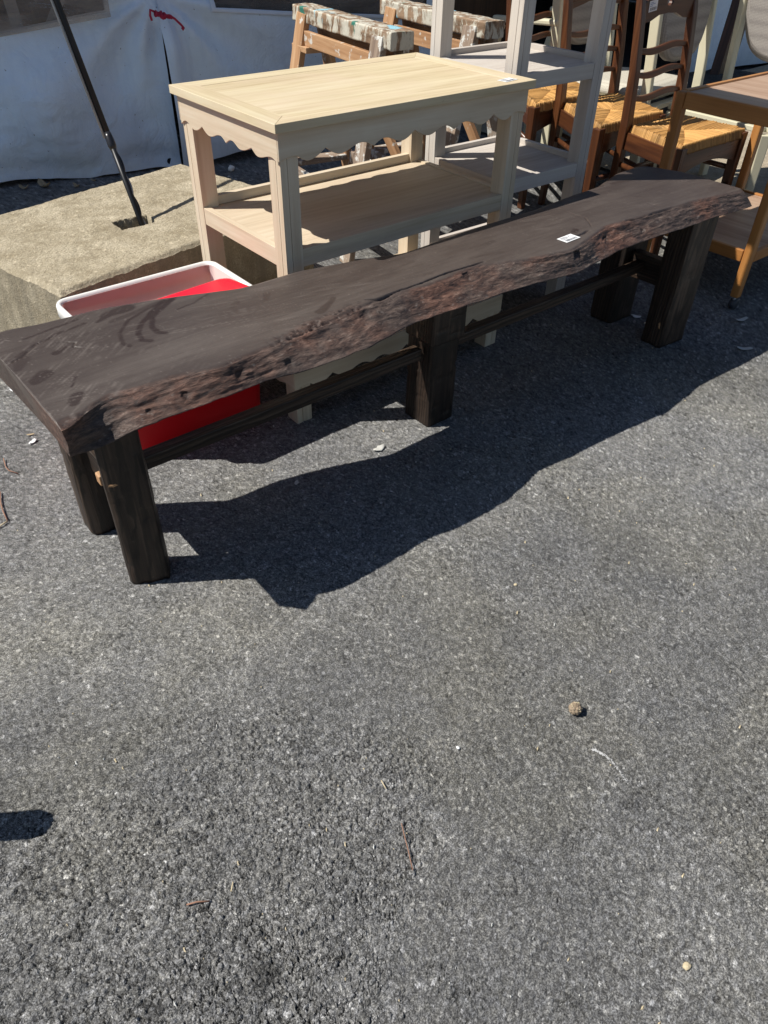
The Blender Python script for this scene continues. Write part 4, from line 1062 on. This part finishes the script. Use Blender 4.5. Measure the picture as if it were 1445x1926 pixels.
# ================================================================== TENT
def wall_grid(a, b, z0, z1, nx, nz, fn):
    a = np.array(a); b = np.array(b); L = np.linalg.norm(b-a); t = (b-a)/L; nrm = np.array([t[1], -t[0]])   # normal towards the camera side
    S, Zz = np.meshgrid(np.linspace(0, L, nx), np.linspace(z0, z1, nz), indexing='ij')
    d, zz = fn(S, Zz)
    return np.stack([a[0]+t[0]*S+nrm[0]*d, a[1]+t[1]*S+nrm[1]*d, zz], -1), S, Zz, t, nrm
tent = thing('market_tent', 'white tarpaulin market tent with clear plastic windows along the back of the pitch', 'tent', (1.726, 3.662, 0))
TB = np.array([1.726, 3.662, 0])
def build_tent():
    def tie(S, Z, s0, z0, sgn):
        dx = (S-s0)*sgn; dz = Z-z0; r = np.hypot(dx, dz)+.02; an = np.arctan2(dz, dx)
        return (np.cos(an*9+1.5*np.sin(r*3))*.5+.5)*.045*sstep(.02, .22, r)*np.exp(-(r/.75)**2)
    # left panel, runs from the seam (s=0) to the left
    a, b = (1.725, 3.663), (-2.0, 4.935)
    def fl(S, Z):
        sag = .055*np.sin(S*5.2+Z*2.5+.8)*sstep(0, .25, S)+.030*np.sin(S*9-Z*6+1.2+2*fbm(S*2, Z*2, 2, 4))*sstep(0, .2, S)
        crease = .045*(fbm(S*3+Z*1.2, Z*5-S*1.8, 5, 3)-.5)+.006*(1-np.abs(2*fbm(S*5+3, Z*9+S*2, 3, 13)-1))
        d = tie(S, Z, .02, .66, 1)+sag*sstep(1.3, .2, Z)+crease+.03*np.exp(-((Z-.05)/.05)**2)*(fbm(S*4, S*0, 3, 8))
        z = Z.copy(); low = sstep(.25, 0, Z)
        z = z+(.690-.13*np.clip(S, 0, 2.2)-ZW)*np.exp(-((Z-ZW)/.30)**2)
        z = z+low*(.050*(fbm(S*3.3, S*0+1, 3, 6)-.25)*sstep(0, .25, S))
        return d+.012*sstep(.289, .293, Z)*sstep(.36, .30, Z)*0, z
    nx, nz = 420, 300; zr = np.linspace(.006, 2.6, nz); ZW = zr[np.argmin(np.abs(zr-.63))]
    P, S, Z, t, nn_ = wall_grid(a, b, .006, 2.6, nx, nz, fl)
    Sc = (S[:-1, :-1]+S[1:, 1:])/2; Zc = (Z[:-1, :-1]+Z[1:, 1:])/2
    win = (Sc > .225) & (Sc < 3.5) & (Zc > ZW) & (Zc < 1.75)
    o = link('left_tarpaulin', grid_mesh(P-TB, keep=~win), M['tarp'], tent)
    # window hem strips and pane
    def on(S_, z_, off=.0): return (a[0]+t[0]*S_+nn_[0]*off-TB[0], a[1]+t[1]*S_+nn_[1]*off-TB[1], z_)
    def strip(nm, pts, w, off, mat):
        v = []; f = []
        for i, (s_, z_, dirv) in enumerate(pts):
            v += [on(s_-dirv[0]*w/2, z_-dirv[1]*w/2, off), on(s_+dirv[0]*w/2, z_+dirv[1]*w/2, off)]
        for i in range(len(pts)-1): f.append((2*i, 2*i+1, 2*i+3, 2*i+2))
        ob = link(nm, mesh(v, f), mat, tent); so = ob.modifiers.new('t', 'SOLIDIFY'); so.thickness = .003; return ob
    d0 = .045
    k = 40
    def hem(nm, a_, b_, s0, s1, z0, z1, fn, n1, n2):
        L_ = np.hypot(b_[0]-a_[0], b_[1]-a_[1]); tt = (np.array(b_)-np.array(a_))/L_
        P_, *_r = wall_grid(tuple(np.array(a_)+tt*s0), tuple(np.array(a_)+tt*s1), z0, z1, n1, n2, lambda S, Z: (lambda q: (q[0]+.005, q[1]))(fn(S+s0, Z)))
        o_ = link(nm, grid_mesh(P_-TB), M['hem'], tent); so = o_.modifiers.new('t', 'SOLIDIFY'); so.thickness = .004; return o_
    hem('window_hem', a, b, .205, 3.5, ZW-.012, ZW+.006, fl, 300, 4)
    hem('window_hem', a, b, .205, .228, ZW, 1.75, fl, 4, 120)
    v = [on(.21, .650, -.03), on(2.2, .395, -.03), on(3.52, .395, -.03), on(3.52, 1.78, -.03), on(.21, 1.78, -.03)]
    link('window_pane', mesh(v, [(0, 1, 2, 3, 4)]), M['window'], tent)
    # right panel
    zr2 = np.linspace(.010, 2.6, 280); ZW2 = zr2[np.argmin(np.abs(zr2-.63))]
    a2, b2 = (1.7225, 3.664), (3.42, 3.60)
    def frf(S, Z):
        d = tie(S, Z, .02, .66, 1)*1.1+.022*np.sin(S*4.5-Z*3+.5)*sstep(0, .3, S)+.020*(fbm(S*3-Z, Z*5+S, 5, 33)-.5)
        z = Z+(.683-.09*S-ZW2)*np.exp(-((Z-ZW2)/.30)**2)
        z = z+sstep(.25, 0, Z)*(.03*(fbm(S*3.3, S*0+1, 3, 36)-.1)*sstep(0, .2, S)+.02*sstep(.1, .5, S))
        return d, z
    P, S, Z, t2, n2_ = wall_grid(a2, b2, .010, 2.6, 220, 280, frf)
    Sc = (S[:-1, :-1]+S[1:, 1:])/2; Zc = (Z[:-1, :-1]+Z[1:, 1:])/2
    win = (Sc > .245) & (Sc < 1.55) & (Zc > ZW2) & (Zc < 1.75)
    link('right_tarpaulin', grid_mesh(P-TB, keep=~win), M['tarp'], tent)
    def on2(S_, z_, off=.0): return (a2[0]+t2[0]*S_+n2_[0]*off-TB[0], a2[1]+t2[1]*S_+n2_[1]*off-TB[1], z_)
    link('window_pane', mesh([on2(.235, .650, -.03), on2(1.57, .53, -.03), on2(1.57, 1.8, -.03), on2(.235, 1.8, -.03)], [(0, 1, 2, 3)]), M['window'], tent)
    hem('window_hem', a2, b2, .235, 1.56, ZW2-.012, ZW2+.006, frf, 160, 4)
    hem('window_hem', a2, b2, .235, .256, ZW2, 1.75, frf, 4, 120)
    # far right panel past the opening
    P, S, Z, t3, n3_ = wall_grid((5.75, 3.515), (9.5, 3.37), .02, 2.6, 200, 150, lambda S, Z: (.03*np.sin(S*6+Z*2)+.02*(fbm(S*3, Z*4, 4, 5)-.5), Z))
    link('side_tarpaulin', grid_mesh(P-TB), M['tarp'], tent)
    # eyelets, base tube
    for s_, z_, fn_ in ((.055, .035, on), (.06, .045, on2)):
        q = fn_(s_, z_, .05); r = [(q[0]+.014*math.cos(i*math.pi/8), q[1]-.006, q[2]+.014*math.sin(i*math.pi/8)) for i in range(16)]
        link('eyelet', mesh(r, [tuple(range(16))]), M['black'], tent)
    tube('base_tube', [on(.42, .022, .075), on(3.6, .022, .075)], .020, M['pipe'], tent, 14)
    # roof, rear and side walls so that the inside is dark
    zt = 2.6
    v = [(-2.05, 4.95, zt), (1.726, 3.66, zt), (9.6, 3.35, zt), (9.6, 9, zt), (-2.05, 9, zt), (3.6, 6.4, 3.6), (-2.05, 4.95, 0), (-2.05, 9, 0), (9.6, 3.37, 0), (9.6, 9, 0)]
    v = [(p[0]-TB[0], p[1]-TB[1], p[2]) for p in v]
    link('roof', mesh(v[:6], [(0, 1, 5), (1, 2, 5), (2, 3, 5), (3, 4, 5), (4, 0, 5)]), M['interior'], tent)
    link('rear_wall', mesh([v[7], v[9], v[3], v[4]], [(0, 1, 2, 3)]), M['interior'], tent)
    link('end_wall', mesh([v[6], v[7], v[4], v[0]], [(0, 1, 2, 3)]), M['interior'], tent)
    link('end_wall', mesh([v[8], v[9], v[3], v[2]], [(0, 1, 2, 3)]), M['interior'], tent)
    for x, y in ((1.80, 3.95), (3.46, 3.64), (5.72, 3.56)):
        tube('tent_pole', [(x-TB[0], y-TB[1], 0), (x-TB[0], y-TB[1], 2.6)], .022, M['steel'], tent, 12)
build_tent()
# rope knot
rope = thing('tie_rope', 'crimson rope knotted through the tent flaps at their meeting edge', 'rope', (1.715, 3.60, .655))
pts = []
for i in range(200):
    t = i/199; a = t*math.pi*2*13; w_ = (.006+.010*math.exp(-((t-.42)/.13)**2)+.006*math.exp(-(t/.1)**2))
    pts.append((-.060+.090*t+.007*math.cos(a*.61), -.022+w_*math.cos(a), .012-.022*t+w_*math.sin(a*1.07)))
tube('knot', pts, .0050, M['rope'], rope, 8)
tube('knot_end', [(.02, -.015, .0), (.05, -.02, -.018), (.085, -.02, -.050), (.098, -.02, -.066), (.092, -.02, -.072), (.086, -.02, -.062)], .006, M['rope'], rope, 8)
tube('knot_end', [(-.06, -.015, .02), (-.085, -.02, .03), (-.09, -.02, .005), (-.085, -.02, -.018)], .006, M['rope'], rope, 8)

rope.scale = (.8, .8, .8)
# furniture seen inside the tent through window and opening
def cabinet(label, x0, x1, y0, y1, z0, z1, mat, name='cabinet'):
    T = thing(name, label, 'cabinet', ((x0+x1)/2, (y0+y1)/2, 0))
    b_ = (T.location.x, T.location.y, 0)
    box('carcass', x0, x1, y0, y1, z0, z1, mat, T, .004, b_)
    for i in range(2):
        xa = x0+.02+(x1-x0-.04)*i/2
        box('door', xa+.004, xa+(x1-x0-.04)/2-.004, y0-.018, y0-.0005, z0+.04, z1-.05, mat, T, .004, b_)
        if z0 > .01: pass
    return T
cabinet('amber wooden cabinet behind the left plastic window', .95, 1.75, 4.6, 5.0, .0, 1.7, M['amber'])
cabinet('tall dark brown cabinet deep inside the tent behind the left sawhorse', 2.2, 3.0, 4.3, 4.75, .0, 1.9, M['cabinet'])
cabinet('dark cabinet in the open tent side behind the cream armchair', 3.7, 4.9, 4.5, 5.0, .0, 1.6, M['cabinet'])
def strap(label, p, q, w):
    T = thing('webbing_strap', label, 'strap', p)
    d = Vector(q)-Vector(p); bar('strap_band', (0, 0, 0), d, w, .003, M['strap'], T, up=(0, 1, 0), bev=0)
strap('white webbing strap hanging straight behind the left plastic window', (1.19, 3.93, .52), (1.12, 3.93, 1.8), .05)
strap('white webbing strap slanting down to the left behind the plastic window', (1.27, 3.90, .55), (1.66, 3.86, 1.10), .04)

# dark wooden bed end leaning by the tent flap
bed = thing('bed_end', 'dark brown wooden panel with a foot, leaning upright by the right tent flap', 'bed end', (5.35, 3.0, 0), math.radians(0))
bar('upright', (-.02, 0, 0), (.30, .12, 1.1), .06, .05, M['cabinet'], bed, bev=.004)
bar('panel', (.12, .02, .10), (.42, .14, 1.08), .22, .022, M['cabinet'], bed, up=(0, 1, 0), bev=.004)
bar('foot', (.0, 0, .07), (.26, .02, .07), .05, .05, M['cabinet'], bed, bev=.004)
# rough ballast stones behind the cream chairs, their shade painted in as a dark colour
blk = thing('kerb_block', 'low rough stone block behind the cream chairs, its shade painted in dark', 'stone block', (4.55, 2.75, 0), math.radians(-6))
X, Y = np.meshgrid(np.linspace(0, 1.1, 90), np.linspace(0, .5, 60), indexing='ij')
Z = .15+.03*(fbm(X*9, Y*9, 5, 5)-.5)
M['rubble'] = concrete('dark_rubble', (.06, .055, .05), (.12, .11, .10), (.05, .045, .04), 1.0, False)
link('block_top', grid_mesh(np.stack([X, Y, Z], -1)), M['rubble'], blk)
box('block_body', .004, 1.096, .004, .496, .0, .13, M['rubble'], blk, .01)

# ================================================================== SMALL THINGS ON THE GROUND
def pebble(name, label, cat, x, y, r, mat, seed, sq=(1, .8, .6), group=None, bump=.25, z=0):
    n1, n2 = 18, 12
    th, ph = np.meshgrid(np.linspace(0, 2*np.pi, n1, endpoint=False), np.linspace(0.02, np.pi-.02, n2), indexing='ij')
    k = 1+bump*(fbm(th*1.6+seed*4, ph*2.2, 3, seed)-.5)*2
    # keep the seam closed
    k[0] = k[0]; P = np.stack([r*sq[0]*k*np.sin(ph)*np.cos(th), r*sq[1]*k*np.sin(ph)*np.sin(th), r*sq[2]*k*np.cos(ph)+r*sq[2]*.8], -1)
    P = np.transpose(P, (1, 0, 2))
    o = link(name, grid_mesh(P, wrap=True), mat, None, (x, y, z-.001), (0, 0, seed)); return tag(o, label, cat, group)
def cone():
    T = thing('cypress_cone', 'small round brown cypress cone lying on the sunlit asphalt, right of centre', 'cone', (.770, .375, 0))
    n1, n2 = 64, 40
    th, ph = np.meshgrid(np.linspace(0, 2*np.pi, n1, endpoint=False), np.linspace(.02, np.pi-.02, n2), indexing='ij')
    f1, f2, cid = voronoi(th/(2*np.pi)*8, ph/np.pi*4.5+.5, 77)
    k = .85+.22*sstep(0, .35, f2-f1); P = .0112*np.stack([k*np.sin(ph)*np.cos(th), k*np.sin(ph)*np.sin(th), k*np.cos(ph)+.85], -1)
    link('cone_body', grid_mesh(np.transpose(P, (1, 0, 2)), wrap=True), M['cone'], T)
    for k in range(14):
        a = random.uniform(0, 6.28); e = random.uniform(.2, 1.2); r = .0112
        tube('scale_tip', [(r*math.cos(a)*math.cos(e)*.95, r*math.sin(a)*math.cos(e)*.95, r*math.sin(e)*.95+.0106), (r*math.cos(a)*math.cos(e)*1.12, r*math.sin(a)*math.cos(e)*1.12, r*math.sin(e)*1.12+.0106)], [.0016, .0004], M['pebble'], T, 6)
cone()
pebble('pebble', 'tan pebble on the asphalt near the bottom right corner', 'pebble', .569, .012, .0062, M['pebble'], 3)
def flat_bit(name, label, cat, x, y, r, mat, seed, asp=.6, lift=.002, group=None, curl=.15, z=0):
    rs = np.random.default_rng(seed); k = 14; v = []; rot = rs.uniform(0, 6.28)
    rad = [r*(.65+.5*rs.random()) for _ in range(k)]
    for lay in (1., .5):
        for i in range(k):
            a = 2*math.pi*i/k; px = rad[i]*lay*math.cos(a); py = rad[i]*lay*asp*math.sin(a)
            v.append((px*math.cos(rot)-py*math.sin(rot), px*math.sin(rot)+py*math.cos(rot), lift+curl*r*abs(math.cos(a))*lay*lay*1.2))
    v.append((0, 0, lift))
    f = [(i, (i+1) % k, k+(i+1) % k, k+i) for i in range(k)]+[(k+i, k+(i+1) % k, 2*k) for i in range(k)]
    o = link(name, mesh(v, f, True), mat, None, (x, y, z)); so = o.modifiers.new('t', 'SOLIDIFY'); so.thickness = .0006
    return tag(o, label, cat, group)
def twig(label, pts, r, mat=None, name='twig'):
    o = tube(name, [(x, y, z+.001) for x, y, z in pts], r, mat or M['twig'], None, 7); return tag(o, label, 'twig' if name == 'twig' else 'straw')

flat_bit('paper_scrap', 'white torn scrap on the sunlit asphalt left of the nearest bench leg', 'scrap', .311, 1.786, .014, M['paper'], 3, .5)
flat_bit('dry_leaf', 'small orange dry leaf beside the white scrap left of the bench', 'leaf', .319, 1.822, .010, M['bone'], 4, .35)
flat_bit('paper_scrap', 'white scrap at the left edge just behind the bench end', 'scrap', .357, 2.071, .011, M['paper'], 5, .5)
flat_bit('paper_scrap', 'grey scrap on the shadow edge between nearest and middle bench legs', 'scrap', 1.0, 1.212, .020, M['scrap'], 6, .5)
flat_bit('paper_scrap', 'small pale flake in the bench shadow near the sunlit strip', 'scrap', .751, 1.225, .009, M['scrap'], 7, .7)
flat_bit('paper_scrap', 'white tag lying in shade between the two far bench legs', 'scrap', 2.178, 1.270, .018, M['paper'], 8, .6)
flat_bit('dry_leaf', 'grey dead leaf in the bench shadow at the right edge, lower of the two', 'leaf', 2.255, .919, .028, M['scrap'], 9, .35, curl=.3)
flat_bit('dry_leaf', 'grey dead leaf in the shade beside the trolley castor', 'leaf', 2.44, 1.035, .026, M['scrap'], 10, .35, curl=.3)
for k, (x, y, r, lb) in enumerate(((1.085, 3.80, .05, 'largest dry leaf by the tent foot at the left'), (1.203, 3.713, .025, 'small dry leaf on shaded asphalt right of the largest tent foot leaf'), (1.0, 3.83, .030, 'dry leaf at the left edge by the tent foot'), (1.40, 3.66, .018, 'tiny dry leaf under the tent flap near the strut'), (1.30, 3.75, .015, 'curled leaf bit touching the grey tent tube'))):
    flat_bit('dry_leaf', lb, 'leaf', x, y, r, M['bone'], 20+k, .45, curl=.5)
pebble('foam_ball', 'white foam ball on the shaded asphalt behind the concrete block', 'ball', 1.915, 3.515, .016, M['whitepl'], 5, (1, 1, .9))
pebble('pebble', 'tiny white bit beside the foam ball in the shade', 'pebble', 1.852, 3.432, .007, M['scrap'], 6)
twig('pinkish curved stem on the asphalt left of the rear bench leg', [(.228, 1.754, .004), (.221, 1.717, .002), (.222, 1.695, .004), (.236, 1.672, .002)], .0012)
twig('long reddish stem at the left edge level with the bench leg', [(.178, 1.625, .003), (.166, 1.585, .003), (.160, 1.55, .004), (.157, 1.512, .002)], .0016)
twig('pale broken stalk at the left edge below the reddish stem', [(.134, 1.502, .002), (.156, 1.508, .003)], .002, M['pebble'])
twig('thin brown stem lying toward the viewer, below the middle of the asphalt', [(.395, .410, .002), (.384, .389, .003), (.376, .372, .002), (.361, .344, .003)], .0008)
twig('short pinkish twig on coarse asphalt at the lower left', [(.077, .511, .002), (.090, .505, .003), (.105, .495, .002)], .0012)
twig('straight yellow straw on the asphalt at the lower left', [(.136, .487, .002), (.145, .497, .002)], .0012, M['pebble'], 'straw')
twig('yellow straw on the asphalt below the cone and left of the chalk mark', [(.416, .486, .002), (.413, .470, .002)], .0010, M['pebble'], 'straw')
pebble('pebble', 'bright white chip of stone on the asphalt near the middle', 'pebble', .557, .452, .0034, M['paper'], 8)
pebble('pebble', 'orange brown grit lump at the lower centre of the asphalt', 'pebble', .918, .656, .0040, M['pebble'], 9)
# chalky scratch: a string of thin flakes on the stones
v, f = [], []
for i in range(90):
    t = i/89; x = .735+.007*math.sin(t*4)+random.gauss(0, .0012); y = .307-.078*t+random.gauss(0, .001); r = random.uniform(.0006, .0022)*(1.2-.7*t)
    k = len(v); a0 = random.uniform(0, 6)
    for j in range(5): v.append((x+r*math.cos(a0+j*1.257), y+r*math.sin(a0+j*1.257), .0006+random.uniform(0, .0008)))
    f.append(tuple(range(k, k+5)))
tag(link('chalk_scratch', mesh(v, f), M['chalk']), 'thin white scratch line on the asphalt below the cone', kind='structure')
# loose grit: uncountable crumbs and chips scattered over the asphalt
v, f = [], []; v2, f2 = [], []
for i in range(800):
    a = random.uniform(-.3, 2.0); r_ = random.uniform(.2, 3.2); x, y = r_*math.cos(a), r_*math.sin(a); s_ = random.uniform(.0005, .0016)*(1+.35*r_)
    V, F = (v, f) if random.random() < .55 else (v2, f2)
    k = len(V); a0 = random.uniform(0, 6); st = random.choice((1, 1, 2.8))
    for j in range(4): 
        px, py = s_*st*math.cos(a0+j*1.57), s_*math.sin(a0+j*1.57)
        V.append((x+px*math.cos(a)-py*math.sin(a), y+px*math.sin(a)+py*math.cos(a), 0))
    V.append((x, y, s_*1.2)); F += [(k+j, k+(j+1) % 4, k+4) for j in range(4)]
tag(link('grit', mesh(v, f), M['pebble']), 'tan crumbs and straw bits scattered over the asphalt', kind='stuff')
tag(link('pale_grit', mesh(v2, f2), M['scrap']), 'pale chips scattered over the asphalt', kind='stuff')
# unseen round post, added as shadow caster just outside the left edge; its shadow reaches into the picture
post_t = thing('shadow_caster_post', 'unseen short round post added to cast the shadow at the lower left edge', 'post', (-.250, .902, 0))
tube('shaft', [(0, 0, 0), (0, 0, .15), (0, 0, .300), (0, 0, .314), (0, 0, .320)], [.024, .024, .024, .020, .012], M['rawz'], post_t, 24)
